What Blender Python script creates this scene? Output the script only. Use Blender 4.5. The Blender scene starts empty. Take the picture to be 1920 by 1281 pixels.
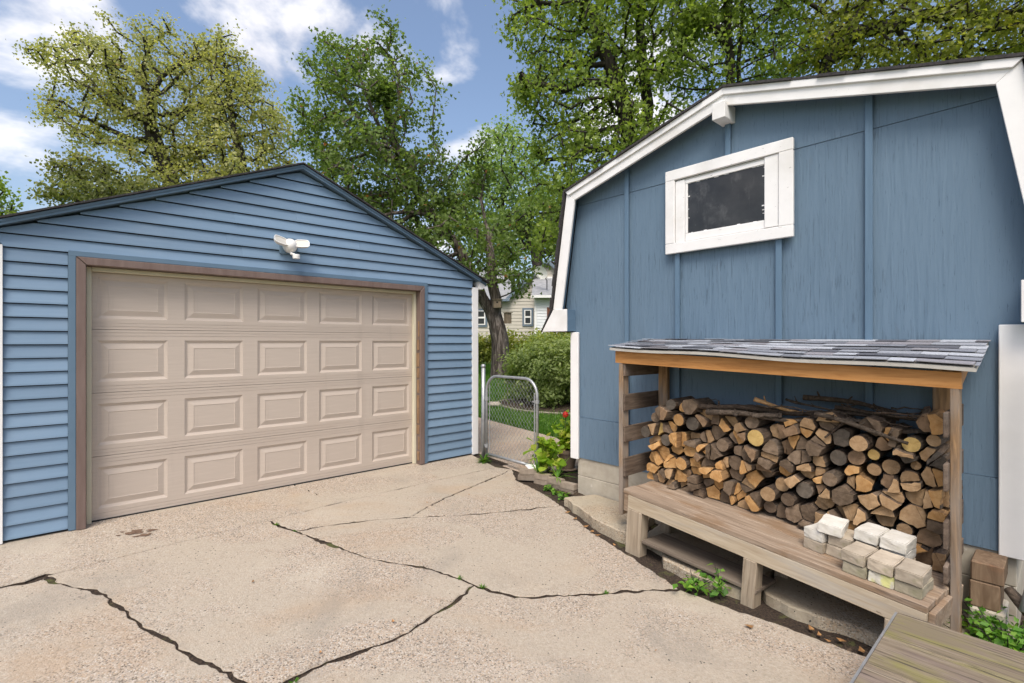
import bpy, bmesh, math, random
import numpy as np
from mathutils import Vector, Matrix, noise as mnoise
R = math.radians
sc = bpy.context.scene
COL = sc.collection
# ------------------------------------------------------------------ camera, world, sun, exposure
cam = bpy.data.cameras.new('camera'); camo = bpy.data.objects.new('camera', cam); COL.objects.link(camo)
camo.location = (0, 0, 1.5); camo.rotation_euler = (R(90), 0, 0)
cam.sensor_width = 36; cam.lens = 36 * 940 / 1920; cam.clip_start = .05; cam.clip_end = 2000
sc.camera = camo
SUN_EL, SUN_AZ = 56, 190           # azimuth from +Y clockwise: the sun stands behind the photographer
sc.view_settings.view_transform = 'Standard'; sc.view_settings.look = 'None'
sc.cycles.max_bounces = 6; sc.cycles.diffuse_bounces = 3; sc.cycles.glossy_bounces = 2; sc.cycles.transmission_bounces = 3; sc.cycles.transparent_max_bounces = 4
sc.cycles.use_adaptive_sampling = True; sc.cycles.adaptive_threshold = .02; sc.cycles.use_denoising = True; sc.cycles.caustics_reflective = False; sc.cycles.caustics_refractive = False
sc.view_settings.gamma = 1; sc.view_settings.exposure = 0.56
w = bpy.data.worlds.new('World'); sc.world = w; w.use_nodes = True
def build_world():
    nt = w.node_tree; N = nt.nodes; L = nt.links; N.clear()
    out = N.new('ShaderNodeOutputWorld'); bg = N.new('ShaderNodeBackground'); bg.inputs[1].default_value = .15
    sky = N.new('ShaderNodeTexSky'); sky.sky_type = 'NISHITA'; sky.sun_disc = False
    sky.sun_elevation = R(SUN_EL); sky.sun_rotation = R(SUN_AZ); sky.air_density = 1.0; sky.dust_density = 3.6; sky.ozone_density = 1.0
    tc = N.new('ShaderNodeTexCoord')
    def math_(op, a, b=None, c=None):
        n = N.new('ShaderNodeMath'); n.operation = op
        for i, v in enumerate((a, b, c)):
            if v is None: continue
            if isinstance(v, (int, float)): n.inputs[i].default_value = v
            else: L.new(v, n.inputs[i])
        return n.outputs[0]
    mp = N.new('ShaderNodeMapping'); mp.inputs['Scale'].default_value = (1, 1, 1.7); L.new(tc.outputs['Generated'], mp.inputs[0])
    n1 = N.new('ShaderNodeTexNoise'); n1.inputs['Scale'].default_value = 2.6; n1.inputs['Detail'].default_value = 7; n1.inputs['Roughness'].default_value = .56
    n1.inputs['Distortion'].default_value = .25; L.new(mp.outputs[0], n1.inputs[0])
    # cumulus banks, spread all round the sky
    banks = [(-.42, 1, .66, .965, .9985), (-.25, 1, .62, .974, .9992), (-.95, 1, .27, .97, .9985), (.35, 1, .46, .95, .999), (.8, 1, .62, .95, .999), (-.98, 1, .66, .985, .9995), (-.06, 1, .22, .965, .999),
             (1, -.2, .4, .95, .998), (-1, -.5, .35, .95, .998), (.3, -1, .5, .95, .998), (-.5, -1, .3, .95, .998), (.2, -.3, 1, .96, .998), (1, -1, .3, .96, .998)]
    tot = None
    for bx, by, bz, lo, hi in banks:
        v = Vector((bx, by, bz)).normalized()
        dp = N.new('ShaderNodeVectorMath'); dp.operation = 'DOT_PRODUCT'; L.new(tc.outputs['Generated'], dp.inputs[0]); dp.inputs[1].default_value = v
        mr = N.new('ShaderNodeMapRange'); mr.interpolation_type = 'SMOOTHSTEP'; mr.inputs[1].default_value = lo; mr.inputs[2].default_value = hi
        L.new(dp.outputs['Value'], mr.inputs[0])
        tot = mr.outputs[0] if tot is None else math_('MAXIMUM', tot, mr.outputs[0])
    dens = math_('ADD', math_('MULTIPLY_ADD', n1.outputs['Fac'], .8, .09), math_('MULTIPLY', tot, .25))
    mr = N.new('ShaderNodeMapRange'); mr.interpolation_type = 'SMOOTHSTEP'; mr.inputs[1].default_value = .71; mr.inputs[2].default_value = .82
    L.new(dens, mr.inputs[0])
    n2 = N.new('ShaderNodeTexNoise'); n2.inputs['Scale'].default_value = 5; n2.inputs['Detail'].default_value = 5; L.new(mp.outputs[0], n2.inputs[0])
    cr = N.new('ShaderNodeValToRGB'); L.new(n2.outputs['Fac'], cr.inputs[0])
    cr.color_ramp.elements[0].position = .3; cr.color_ramp.elements[0].color = (3.9, 3.85, 4.2, 1)
    cr.color_ramp.elements[1].position = .62; cr.color_ramp.elements[1].color = (5.6, 5.5, 5.6, 1)
    mx = N.new('ShaderNodeMix'); mx.data_type = 'RGBA'
    L.new(mr.outputs[0], mx.inputs[0]); L.new(sky.outputs[0], mx.inputs[6]); L.new(cr.outputs[0], mx.inputs[7])
    L.new(mx.outputs[2], bg.inputs[0]); L.new(bg.outputs[0], out.inputs[0])
build_world()
sl = bpy.data.lights.new('sun', 'SUN'); sl.energy = 2.0; sl.angle = R(26); sl.color = (1, .955, .88)
so = bpy.data.objects.new('sun', sl); COL.objects.link(so)
sdir = Vector((math.sin(R(SUN_AZ)) * math.cos(R(SUN_EL)), math.cos(R(SUN_AZ)) * math.cos(R(SUN_EL)), math.sin(R(SUN_EL))))
so.rotation_euler = sdir.to_track_quat('Z', 'Y').to_euler(); so.location = sdir * 40

# ------------------------------------------------------------------ frames and helpers
ca, sa = math.cos(R(42)), math.sin(R(42))
D = Vector((sa, -ca)); U = Vector((ca, sa)); G0 = Vector((-.479, 6.714)); S0 = Vector((.69, 5.26))
def sval(x, y): return (x - G0.x) * D.x + (y - G0.y) * D.y
def zg(x, y):
    s = sval(x, y)
    if s < -8: return .4 + (-8 - s) * .01 if s > -60 else .92
    if s < 3: return -.05 * s
    return -.15 - .015 * (s - 3)
def us(u, s):                                   # along the garage front / away from it
    p = G0 + U * u + D * s; return p.x, p.y
M_SHED = Matrix.Translation((S0.x, S0.y, 0)) @ Matrix.Rotation(R(-48), 4, 'Z')
GL = G0 - U * 4.594
M_GAR = Matrix.Translation((GL.x, GL.y, 0)) @ Matrix.Rotation(R(42), 4, 'Z')

def link(name, me, parent=None, mw=None):
    o = bpy.data.objects.new(name, me); COL.objects.link(o)
    if mw is not None: o.matrix_world = mw
    if parent is not None: o.parent = parent
    return o
def tag(o, label, cat, group=None):
    o['label'] = label; o['category'] = cat
    if group: o['group'] = group
    return o
def thing(name, label, cat, mw=None, group=None):
    return tag(link(name, None, None, mw or Matrix()), label, cat, group)
def struct(o, kind='structure'): o['kind'] = kind; return o

class MB:
    def __init__(s): s.v = []; s.f = []; s.m = []
    def add(s, v, f, mi=0):
        b = len(s.v); s.v += [tuple(p) for p in v]; s.f += [[i + b for i in q] for q in f]; s.m += [mi] * len(f); return s
    def box(s, x0, x1, y0, y1, z0, z1, mi=0, mat=None):
        v = [(x, y, z) for z in (z0, z1) for y in (y0, y1) for x in (x0, x1)]
        if mat is not None: v = [mat @ Vector(p) for p in v]
        return s.add(v, [(0, 2, 3, 1), (4, 5, 7, 6), (0, 1, 5, 4), (2, 6, 7, 3), (0, 4, 6, 2), (1, 3, 7, 5)], mi)
    def prism(s, poly, y0, y1, mi=0):          # polygon in x,z extruded along y
        n = len(poly); v = [(x, y0, z) for x, z in poly] + [(x, y1, z) for x, z in poly]
        f = [tuple(range(n)), tuple(range(2 * n - 1, n - 1, -1))] + [(i, i + n, (i + 1) % n + n, (i + 1) % n) for i in range(n)]
        return s.add(v, f, mi)
    def prismz(s, poly, z0, z1, mi=0):         # polygon in x,y extruded up
        n = len(poly); v = [(x, y, z0) for x, y in poly] + [(x, y, z1) for x, y in poly]
        f = [tuple(range(n - 1, -1, -1)), tuple(range(n, 2 * n))] + [(i, (i + 1) % n, (i + 1) % n + n, i + n) for i in range(n)]
        return s.add(v, f, mi)
    def tube(s, pts, r, n=6, mi=0, caps=True):
        pts = [Vector(p) for p in pts]; rr = r if isinstance(r, (list, tuple)) else [r] * len(pts)
        v = []; f = []; a = None
        for i, p in enumerate(pts):
            t = (pts[min(i + 1, len(pts) - 1)] - pts[max(i - 1, 0)])
            t = t.normalized() if t.length > 1e-9 else Vector((0, 0, 1))
            if a is None: a = t.orthogonal().normalized()
            a = (a - t * a.dot(t)); a = a.normalized() if a.length > 1e-6 else t.orthogonal().normalized()
            b = t.cross(a)
            for k in range(n):
                th = 2 * math.pi * k / n; v.append(p + (a * math.cos(th) + b * math.sin(th)) * rr[i])
        for i in range(len(pts) - 1):
            for k in range(n):
                f.append((i * n + k, i * n + (k + 1) % n, (i + 1) * n + (k + 1) % n, (i + 1) * n + k))
        if caps:
            f.append(tuple(range(n - 1, -1, -1))); f.append(tuple(range((len(pts) - 1) * n, len(pts) * n)))
        return s.add(v, f, mi)
    def lathe(s, prof, n=24, mi=0, off=(0, 0, 0)):
        v = []; f = []
        for r, z in prof:
            for k in range(n):
                th = 2 * math.pi * k / n; v.append((off[0] + r * math.cos(th), off[1] + r * math.sin(th), off[2] + z))
        for i in range(len(prof) - 1):
            for k in range(n): f.append((i * n + k, i * n + (k + 1) % n, (i + 1) * n + (k + 1) % n, (i + 1) * n + k))
        f.append(tuple(range(n - 1, -1, -1))); f.append(tuple(range((len(prof) - 1) * n, len(prof) * n)))
        return s.add(v, f, mi)
    def mesh(s, name, mats, bevel=0, smooth=False, seg=1):
        me = bpy.data.meshes.new(name); me.from_pydata(s.v, [], s.f)
        for m in (mats if isinstance(mats, (list, tuple)) else [mats]): me.materials.append(m)
        me.polygons.foreach_set('material_index', s.m)
        if bevel:
            bm = bmesh.new(); bm.from_mesh(me)
            bmesh.ops.bevel(bm, geom=list(bm.edges), offset=bevel, segments=seg, affect='EDGES', clamp_overlap=True)
            bm.to_mesh(me); bm.free()
        if smooth: me.polygons.foreach_set('use_smooth', [True] * len(me.polygons))
        me.update(); return me
    def build(s, name, mats, parent=None, bevel=0, smooth=False, mw=None, seg=1):
        return link(name, s.mesh(name, mats, bevel, smooth, seg), parent, mw)

def np_mesh(name, V, F, mats, smooth=False, rnd=None, midx=None):
    """V (n,3), F (m,k) arrays of equal-sized faces"""
    me = bpy.data.meshes.new(name); V = np.asarray(V, np.float32); F = np.asarray(F, np.int32); m, k = F.shape
    me.vertices.add(len(V)); me.vertices.foreach_set('co', V.ravel())
    me.loops.add(m * k); me.loops.foreach_set('vertex_index', F.ravel())
    me.polygons.add(m); me.polygons.foreach_set('loop_start', np.arange(0, m * k, k, dtype=np.int32))
    for mt in (mats if isinstance(mats, (list, tuple)) else [mats]): me.materials.append(mt)
    if midx is not None: me.polygons.foreach_set('material_index', np.asarray(midx, np.int32))
    if rnd is not None:
        at = me.attributes.new('rnd', 'FLOAT', 'FACE'); at.data.foreach_set('value', np.asarray(rnd, np.float32))
    me.update(calc_edges=True)
    if smooth: me.polygons.foreach_set('use_smooth', [True] * m)
    return me

# ------------------------------------------------------------------ materials
def base_mat(name):
    m = bpy.data.materials.new(name); m.use_nodes = True; nt = m.node_tree
    return m, nt.nodes, nt.links, nt.nodes['Principled BSDF']
def noise_node(N, L, co, scale3, detail=4, rough=.6, dist=0):
    mp = N.new('ShaderNodeMapping'); mp.inputs['Scale'].default_value = scale3; L.new(co, mp.inputs[0])
    n = N.new('ShaderNodeTexNoise'); n.inputs['Scale'].default_value = 1; n.inputs['Detail'].default_value = detail
    n.inputs['Roughness'].default_value = rough; n.inputs['Distortion'].default_value = dist; L.new(mp.outputs[0], n.inputs[0])
    return n.outputs['Fac']
def ramp(N, L, fac, stops):
    r = N.new('ShaderNodeValToRGB'); L.new(fac, r.inputs[0]); e = r.color_ramp.elements
    while len(e) < len(stops): e.new(.5)
    for q, (p, c) in zip(e, stops): q.position = p; q.color = (*c, 1)
    return r.outputs[0]
def mixc(N, L, fac, a, b, mode='MIX'):
    x = N.new('ShaderNodeMix'); x.data_type = 'RGBA'; x.blend_type = mode
    for s, v in ((x.inputs[0], fac), (x.inputs[6], a), (x.inputs[7], b)):
        if isinstance(v, (int, float)): s.default_value = v
        elif isinstance(v, tuple): s.default_value = (*v, 1)
        else: L.new(v, s)
    return x.outputs[2]
def mrange(N, L, v, lo, hi, a=0., b=1.):
    r = N.new('ShaderNodeMapRange'); r.interpolation_type = 'SMOOTHSTEP'
    for i, q in enumerate((lo, hi, a, b)): r.inputs[i + 1].default_value = q
    L.new(v, r.inputs[0]); return r.outputs[0]
def surf(name, stops, scale=(8, 8, 8), rough=.7, bump=.15, bdist=.004, detail=5, dist=0, over=(), rand=0., spec=.3, brough=.6):
    """base noise ramp, overlays (colour, scale3, lo, hi, strength), per-object brightness, bump from the base noise"""
    m, N, L, B = base_mat(name); tc = N.new('ShaderNodeTexCoord'); co = tc.outputs['Object']
    f = noise_node(N, L, co, scale, detail, brough, dist); c = ramp(N, L, f, stops); h = f
    for oc, osc, lo, hi, st in over:
        k = mrange(N, L, noise_node(N, L, co, osc, 5, .62, .3), lo, hi, 0, st); c = mixc(N, L, k, c, oc)
    if rand:
        oi = N.new('ShaderNodeObjectInfo'); v = mrange(N, L, oi.outputs['Random'], 0, 1, 1 - rand, 1 + rand)
        hs = N.new('ShaderNodeHueSaturation'); L.new(v, hs.inputs['Value']); L.new(c, hs.inputs['Color']); c = hs.outputs[0]
    L.new(c, B.inputs['Base Color']); B.inputs['Roughness'].default_value = rough; B.inputs['Specular IOR Level'].default_value = spec
    if bump:
        b = N.new('ShaderNodeBump'); b.inputs['Strength'].default_value = bump; b.inputs['Distance'].default_value = bdist
        L.new(h, b.inputs['Height']); L.new(b.outputs[0], B.inputs['Normal'])
    return m
def g3(a, b): return [(.3, a), (.7, b)]
MT = {}
MT['siding'] = surf('blue_vinyl', g3((.162, .245, .345), (.18, .265, .365)), (3, 20, 60), .5, .05, .002, over=[((.22, .295, .385), (1.2, 1, 1.5), .45, .75, .45), ((.13, .185, .25), (3, 3, .8), .56, .76, .3)], rand=.07)
MT['blue_trim'] = surf('blue_trim', g3((.105, .168, .235), (.12, .185, .255)), (6, 6, 6), .45, .05)
MT['white'] = surf('white_paint', g3((.74, .73, .72), (.80, .79, .78)), (5, 5, 5), .55, .08, over=[((.42, .40, .36), (14, 14, 5), .66, .78, .5)])
MT['white_old'] = surf('peeling_white_paint', g3((.74, .73, .72), (.80, .79, .78)), (7, 7, 7), .6, .25, over=[((.22, .20, .18), (26, 40, 60), .66, .72, .8), ((.6, .58, .54), (2, 2, 2), .45, .7, .6)])
MT['brown_trim'] = surf('brown_metal', g3((.145, .10, .085), (.19, .138, .12)), (20, 20, 3), .5, .06, over=[((.3, .22, .18), (5, 5, 1), .6, .8, .4)])
MT['jamb'] = surf('cream_jamb', g3((.56, .52, .38), (.62, .58, .44)), (5, 5, 3), .55, .05)
MT['rawwood'] = surf('torn_wood', g3((.15, .085, .045), (.34, .215, .12)), (60, 60, 8), .8, .6)
MT['door'] = surf('tan_steel_door', g3((.46, .39, .33), (.50, .428, .365)), (4, 4, 90), .5, .05, .001, over=[((.42, .34, .28), (.9, 1, .9), .5, .8, .4), ((.36, .295, .25), (7, 7, .7), .56, .74, .3)])
MT['drip'] = surf('aluminium_drip_edge', g3((.36, .34, .30), (.46, .44, .40)), (9, 9, 9), .55, .1)
MT['rubber_lap_shade'] = surf('black_rubber_lap_shade', g3((.02, .02, .02), (.03, .03, .03)), (9, 9, 9), .7, 0)  # rubber of the door seal; on the sheathing its black stands for lap shade
MT['roofdark'] = surf('dark_shingle', g3((.025, .023, .024), (.06, .055, .055)), (60, 60, 60), .9, .5)
MT['plywood'] = surf('weathered_blue_plywood', [(.25, (.094, .148, .208)), (.55, (.12, .182, .25)), (.8, (.138, .20, .27))], (34, 34, 2.2), .62, .8, .008, 6, .6,
    over=[((.048, .075, .11), (95, 95, 5), .56, .64, .68), ((.105, .125, .155), (11, 11, 3.5), .62, .74, .5), ((.12, .182, .25), (1.1, 1.1, .8), .30, .62, .9), ((.05, .085, .135), (120, 120, 9), .63, .68, .7)], rand=.03)
MT['batten'] = surf('blue_batten', g3((.092, .152, .222), (.115, .186, .265)), (30, 30, 2), .6, .4, over=[((.05, .085, .13), (50, 50, 4), .62, .7, .6)])
MT['soffit'] = surf('blue_soffit', g3((.092, .152, .222), (.115, .186, .265)), (9, 2, 9), .6, .1)
MT['block'] = surf('concrete_foundation', g3((.36, .32, .26), (.48, .44, .36)), (7, 7, 7), .9, .5, over=[((.25, .21, .16), (2.5, 2.5, 5), .5, .7, .6), ((.6, .56, .5), (9, 9, 9), .66, .74, .6)])
MT['galv'] = surf('galvanised_steel', g3((.30, .31, .32), (.45, .46, .47)), (12, 12, 12), .42, .1, over=[((.2, .17, .14), (9, 9, 9), .6, .75, .6)], spec=.5)
MT['galv'].node_tree.nodes['Principled BSDF'].inputs['Metallic'].default_value = .55
MT['post'] = surf('old_stud_wood', [(.3, (.12, .075, .042)), (.5, (.25, .155, .082)), (.72, (.40, .25, .125))], (45, 45, 3), .8, .5, .004, 6, .8, over=[((.05, .035, .025), (30, 30, 9), .63, .7, .85), ((.24, .215, .19), (3, 3, .9), .46, .64, .75)], rand=.12)
MT['slat'] = surf('grey_brown_board', [(.3, (.075, .052, .038)), (.55, (.135, .098, .072)), (.75, (.2, .15, .115))], (30, 4, 45), .82, .5, .004, 6, .8, over=[((.2, .18, .16), (3, 3, 3), .5, .7, .4)], rand=.2)
MT['header'] = surf('orange_pine', [(.3, (.33, .145, .04)), (.55, (.46, .22, .07)), (.8, (.53, .27, .095))], (2.5, 40, 30), .55, .2, .002, 6, 1.2, over=[((.10, .04, .015), (7, 30, 22), .72, .78, .8)])
MT['pine'] = surf('weathered_pine_board', [(.3, (.34, .265, .18)), (.55, (.47, .39, .285)), (.8, (.57, .50, .39))], (2.5, 40, 34), .7, .35, .003, 6, 1., over=[((.13, .07, .04), (9, 26, 26), .66, .71, .85), ((.36, .34, .31), (1.2, 7, 9), .5, .66, .6)], rand=.08)
MT['leg'] = surf('weathered_post', [(.3, (.20, .155, .108)), (.55, (.35, .285, .21)), (.8, (.45, .385, .30))], (34, 34, 2.), .75, .4, .004, 6, .9, over=[((.12, .085, .05), (24, 24, 1.5), .62, .72, .7), ((.16, .17, .09), (5, 5, 5), .6, .75, .4)], rand=.1)
MT['plank'] = surf('grey_weathered_plank', [(.25, (.15, .108, .075)), (.5, (.265, .20, .145)), (.75, (.38, .305, .235))], (2.2, 38, 38), .78, .5, .004, 6, .9, over=[((.20, .125, .07), (2.2, 4.5, 4), .46, .62, .75), ((.09, .065, .05), (3, 60, 40), .62, .70, .8)], rand=.1)
MT['deck'] = surf('mossy_deck_board', [(.25, (.095, .072, .048)), (.5, (.20, .158, .11)), (.75, (.32, .265, .195))], (2.4, 46, 46), .8, .6, .004, 7, 1., over=[((.20, .185, .055), (1.4, 4.2, 4), .47, .64, .85), ((.17, .125, .115), (1.2, 5, 4), .48, .64, .6), ((.045, .035, .028), (2.2, 70, 60), .55, .64, .8)], rand=.06)
MT['timber'] = surf('brown_timber', [(.3, (.12, .075, .045)), (.6, (.20, .135, .085)), (.8, (.28, .20, .13))], (34, 34, 4), .8, .4, .004, 6, 1., over=[((.30, .11, .05), (3, 3, 3), .55, .7, .5)])
MT['darkboard'] = surf('damp_grey_board', [(.3, (.105, .08, .06)), (.7, (.19, .155, .12))], (2.5, 30, 30), .8, .4, .003, 6, .8)
MT['paver'] = surf('tumbled_paver', [(.3, (.33, .275, .21)), (.7, (.46, .395, .31))], (16, 16, 16), .9, .6, .005, 7, 0, over=[((.22, .21, .11), (5, 5, 7), .56, .72, .5)], rand=.12)
MT['paver_white'] = surf('white_paver', [(.3, (.52, .49, .43)), (.7, (.66, .64, .59))], (16, 16, 16), .9, .6, .005, 7, 0, over=[((.40, .40, .24), (5, 5, 7), .60, .74, .4)], rand=.06)
MT['paver_moss'] = surf('mossy_paver', [(.3, (.25, .22, .16)), (.7, (.37, .33, .25))], (16, 16, 16), .9, .6, .005, 7, 0, over=[((.19, .19, .10), (5, 5, 7), .5, .7, .5)], rand=.1)
MT['paver_yellow'] = surf('lichen_paver', [(.3, (.46, .43, .36)), (.7, (.62, .6, .53))], (16, 16, 16), .9, .6, .005, 7, 0, over=[((.50, .50, .14), (9, 6, 6), .50, .6, .75)])
MT['edging'] = surf('edging_brick', [(.3, (.19, .15, .115)), (.7, (.30, .25, .20))], (16, 16, 16), .9, .6, .005, 6, 0, rand=.2)
MT['soil'] = surf('dark_soil', [(.3, (.028, .02, .014)), (.7, (.085, .062, .042))], (40, 40, 40), .95, 1, .02, 6)
MT['crackdirt'] = surf('crack_dirt', [(.3, (.014, .010, .008)), (.7, (.075, .052, .036))], (70, 70, 70), .95, 1, .015, 6, over=[((.10, .11, .035), (7, 7, 7), .55, .66, .7), ((.14, .10, .07), (22, 22, 22), .6, .7, .7)])
MT['pot'] = surf('brown_pot', g3((.145, .105, .08), (.19, .14, .11)), (9, 9, 9), .55, .1)
MT['red'] = surf('red_petal', g3((.62, .012, .012), (.75, .03, .02)), (60, 60, 60), .5, .2)
MT['plastic'] = surf('white_plastic', g3((.72, .70, .67), (.77, .75, .72)), (9, 9, 9), .35, .02, spec=.5)
MT['lens'] = surf('frosted_lens', g3((.52, .49, .43), (.58, .55, .49)), (9, 9, 9), .3, .02, spec=.5)
MT['glass'] = surf('dirty_glass_painted_reflection', [(.3, (.012, .012, .012)), (.7, (.035, .034, .033))], (5, 5, 5), .14, .05, .002, over=[((.10, .095, .09), (60, 60, 2.4), .60, .72, .5), ((.12, .118, .115), (7, 7, 5), .50, .74, .5), ((.22, .22, .22), (50, 50, 40), .68, .76, .35)], spec=.5)  # broad pale blotches are tree reflections put into the colour; streaks are dirt
MT['pane'] = surf('window_pane', g3((.03, .035, .04), (.05, .055, .06)), (2, 2, 2), .08, 0, spec=.6)
MT['house_beige'] = surf('beige_siding', g3((.47, .435, .375), (.52, .485, .425)), (3, 3, 30), .6, .05)
MT['house_white'] = surf('white_siding', g3((.68, .69, .71), (.74, .75, .77)), (3, 3, 30), .6, .05)
MT['house_roof'] = surf('grey_shingles', [(.3, (.19, .195, .20)), (.7, (.34, .34, .345))], (4, 12, 12), .9, .4)
MT['house_trim'] = surf('blue_grey_trim', g3((.12, .16, .20), (.15, .19, .24)), (3, 3, 3), .6, 0)
MT['redwood'] = surf('red_brown_door', g3((.13, .05, .03), (.19, .08, .05)), (9, 9, 2), .6, .1)
MT['birdhouse'] = surf('birdhouse_wood', g3((.20, .15, .10), (.31, .24, .17)), (20, 20, 3), .8, .3)
MT['hole'] = surf('dark_hole', g3((.004, .004, .004), (.006, .006, .006)), (9, 9, 9), .9, 0)
MT['wire'] = surf('dark_wire', g3((.05, .05, .05), (.07, .07, .07)), (9, 9, 9), .6, 0)
MT['mud'] = surf('dried_mud', g3((.10, .06, .04), (.20, .13, .09)), (60, 60, 60), .95, .6)
MT['dry'] = surf('dry_leaf', g3((.20, .09, .035), (.38, .22, .09)), (30, 30, 30), .8, .3, rand=.25)
MT['bark'] = surf('maple_bark', [(.34, (.022, .017, .014)), (.5, (.085, .068, .056)), (.68, (.24, .205, .18))], (13, 13, 2.2), .92, 1, .03, 7, .8)
MT['bark_dark'] = surf('dark_bark', [(.3, (.018, .015, .013)), (.7, (.06, .05, .042))], (10, 10, 2), .92, 1, .03, 6, .6)
MT['stone'] = surf('pale_stone', g3((.34, .29, .24), (.46, .41, .35)), (8, 8, 8), .9, .5)
MT['mulchedge'] = surf('edging_board', g3((.22, .19, .15), (.32, .28, .23)), (3, 20, 20), .8, .3)
def concrete(name, tint=(1, 1, 1), worn=0.):
    m, N, L, B = base_mat(name); tc = N.new('ShaderNodeTexCoord'); co = tc.outputs['Object']
    vo = N.new('ShaderNodeTexVoronoi'); vo.inputs['Scale'].default_value = 135; L.new(co, vo.inputs['Vector'])
    sep = N.new('ShaderNodeSeparateColor'); L.new(vo.outputs['Color'], sep.inputs[0])
    agg = ramp(N, L, sep.outputs[0], [(0, (.07, .055, .048)), (.12, (.20, .155, .12)), (.24, (.42, .345, .28)), (.45, (.52, .445, .37)), (.62, (.45, .30, .19)), (.74, (.66, .61, .55)), (.88, (.50, .40, .31)), (1, (.27, .25, .25))])
    v2 = N.new('ShaderNodeTexVoronoi'); v2.inputs['Scale'].default_value = 62; L.new(co, v2.inputs['Vector'])
    s2 = N.new('ShaderNodeSeparateColor'); L.new(v2.outputs['Color'], s2.inputs[0])
    dark = N.new('ShaderNodeMath'); dark.operation = 'LESS_THAN'; L.new(s2.outputs[0], dark.inputs[0]); dark.inputs[1].default_value = .045
    near = N.new('ShaderNodeMath'); near.operation = 'LESS_THAN'; L.new(v2.outputs['Distance'], near.inputs[0]); near.inputs[1].default_value = .3
    dk = N.new('ShaderNodeMath'); dk.operation = 'MULTIPLY'; L.new(dark.outputs[0], dk.inputs[0]); L.new(near.outputs[0], dk.inputs[1])
    cem = ramp(N, L, noise_node(N, L, co, (55, 55, 55), 5), [(.3, (.42, .355, .28)), (.7, (.53, .46, .375))])
    wear = mrange(N, L, noise_node(N, L, co, (.9, 1.5, 1), 4, .55, .5), .42, .58, .12 + worn, .74)
    c = mixc(N, L, wear, cem, agg)
    c = mixc(N, L, dk.outputs[0], c, (.085, .07, .06))
    k = mrange(N, L, noise_node(N, L, co, (.75, 1.3, 1), 5, .6, .6), .50, .70, 0, .36); c = mixc(N, L, k, c, (.46, .31, .19))
    k = mrange(N, L, noise_node(N, L, co, (1.6, 1.1, 1), 5, .65, .4), .50, .70, 0, .42); c = mixc(N, L, k, c, (.28, .25, .215))
    k = mrange(N, L, noise_node(N, L, co, (.5, .9, 1), 4, .6, .8), .55, .72, 0, .4); c = mixc(N, L, k, c, (.60, .53, .44))
    c = mixc(N, L, 1., c, tint, 'MULTIPLY')
    L.new(c, B.inputs['Base Color']); B.inputs['Roughness'].default_value = .88; B.inputs['Specular IOR Level'].default_value = .25
    b = N.new('ShaderNodeBump'); b.inputs['Strength'].default_value = .5; b.inputs['Distance'].default_value = .004
    L.new(vo.outputs['Distance'], b.inputs['Height']); b.invert = True
    b2 = N.new('ShaderNodeBump'); b2.inputs['Strength'].default_value = .4; b2.inputs['Distance'].default_value = .02
    L.new(noise_node(N, L, co, (7, 7, 7), 5), b2.inputs['Height']); L.new(b.outputs[0], b2.inputs['Normal']); L.new(b2.outputs[0], B.inputs['Normal'])
    return m
MT['concrete'] = concrete('exposed_aggregate_concrete', (.80, .80, .785), .03)
MT['walk'] = concrete('walkway_concrete', (.86, .82, .80), -.2)
MT['slab'] = concrete('old_stoop_concrete', (.80, .80, .74), -.1)
def leafmat(name, stops, trans=.55, rough=.5):
    m, N, L, B = base_mat(name)
    at = N.new('ShaderNodeAttribute'); at.attribute_name = 'rnd'
    c = ramp(N, L, at.outputs['Fac'], stops); L.new(c, B.inputs['Base Color']); B.inputs['Roughness'].default_value = rough; B.inputs['Specular IOR Level'].default_value = .35
    t = N.new('ShaderNodeBsdfTranslucent'); tcn = mixc(N, L, 1., c, (1.15, 1.2, .55), 'MULTIPLY'); L.new(tcn, t.inputs[0])
    mx = N.new('ShaderNodeMixShader'); mx.inputs[0].default_value = trans; L.new(B.outputs[0], mx.inputs[1]); L.new(t.outputs[0], mx.inputs[2])
    L.new(mx.outputs[0], N['Material Output'].inputs[0]); return m
MT['lf_maple'] = leafmat('maple_leaves', [(0, (.085, .13, .035)), (.45, (.16, .23, .06)), (.8, (.23, .31, .09)), (.955, (.29, .36, .12)), (.97, (.45, .22, .08)), (1, (.42, .15, .09))])
MT['lf_bright'] = leafmat('bright_maple_leaves', [(0, (.14, .20, .04)), (.45, (.25, .335, .07)), (.85, (.35, .43, .10)), (1, (.46, .49, .14))])
MT['lf_gold'] = leafmat('yellowing_leaves', [(0, (.15, .18, .035)), (.45, (.255, .285, .055)), (.8, (.37, .36, .075)), (1, (.50, .40, .09))])
MT['lf_pale'] = leafmat('pale_yellow_green_leaves', [(0, (.27, .275, .10)), (.45, (.40, .40, .155)), (.8, (.49, .48, .21)), (.955, (.55, .50, .22)), (1, (.62, .36, .10))])
MT['lf_olive'] = leafmat('olive_leaves', [(0, (.13, .15, .055)), (.5, (.23, .25, .09)), (1, (.36, .33, .14))])
MT['lf_far'] = leafmat('far_pale_green_leaves', [(0, (0.156, 0.234, 0.078)), (.5, (0.270, 0.383, 0.128)), (1, (0.440, 0.525, 0.185))])
MT['lf_bush'] = leafmat('bush_leaves', [(0, (.13, .18, .055)), (.5, (.26, .33, .11)), (.85, (.38, .44, .17)), (1, (.52, .48, .18))])
MT['lf_hedge'] = leafmat('hedge_leaves', [(0, (0.142, 0.185, 0.043)), (.5, (0.312, 0.355, 0.071)), (1, (0.540, 0.469, 0.099))])
MT['lf_lime'] = leafmat('lime_leaves', [(0, (0.199, 0.341, 0.028)), (.5, (0.383, 0.554, 0.057)), (1, (0.620, 0.620, 0.128))])
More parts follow.
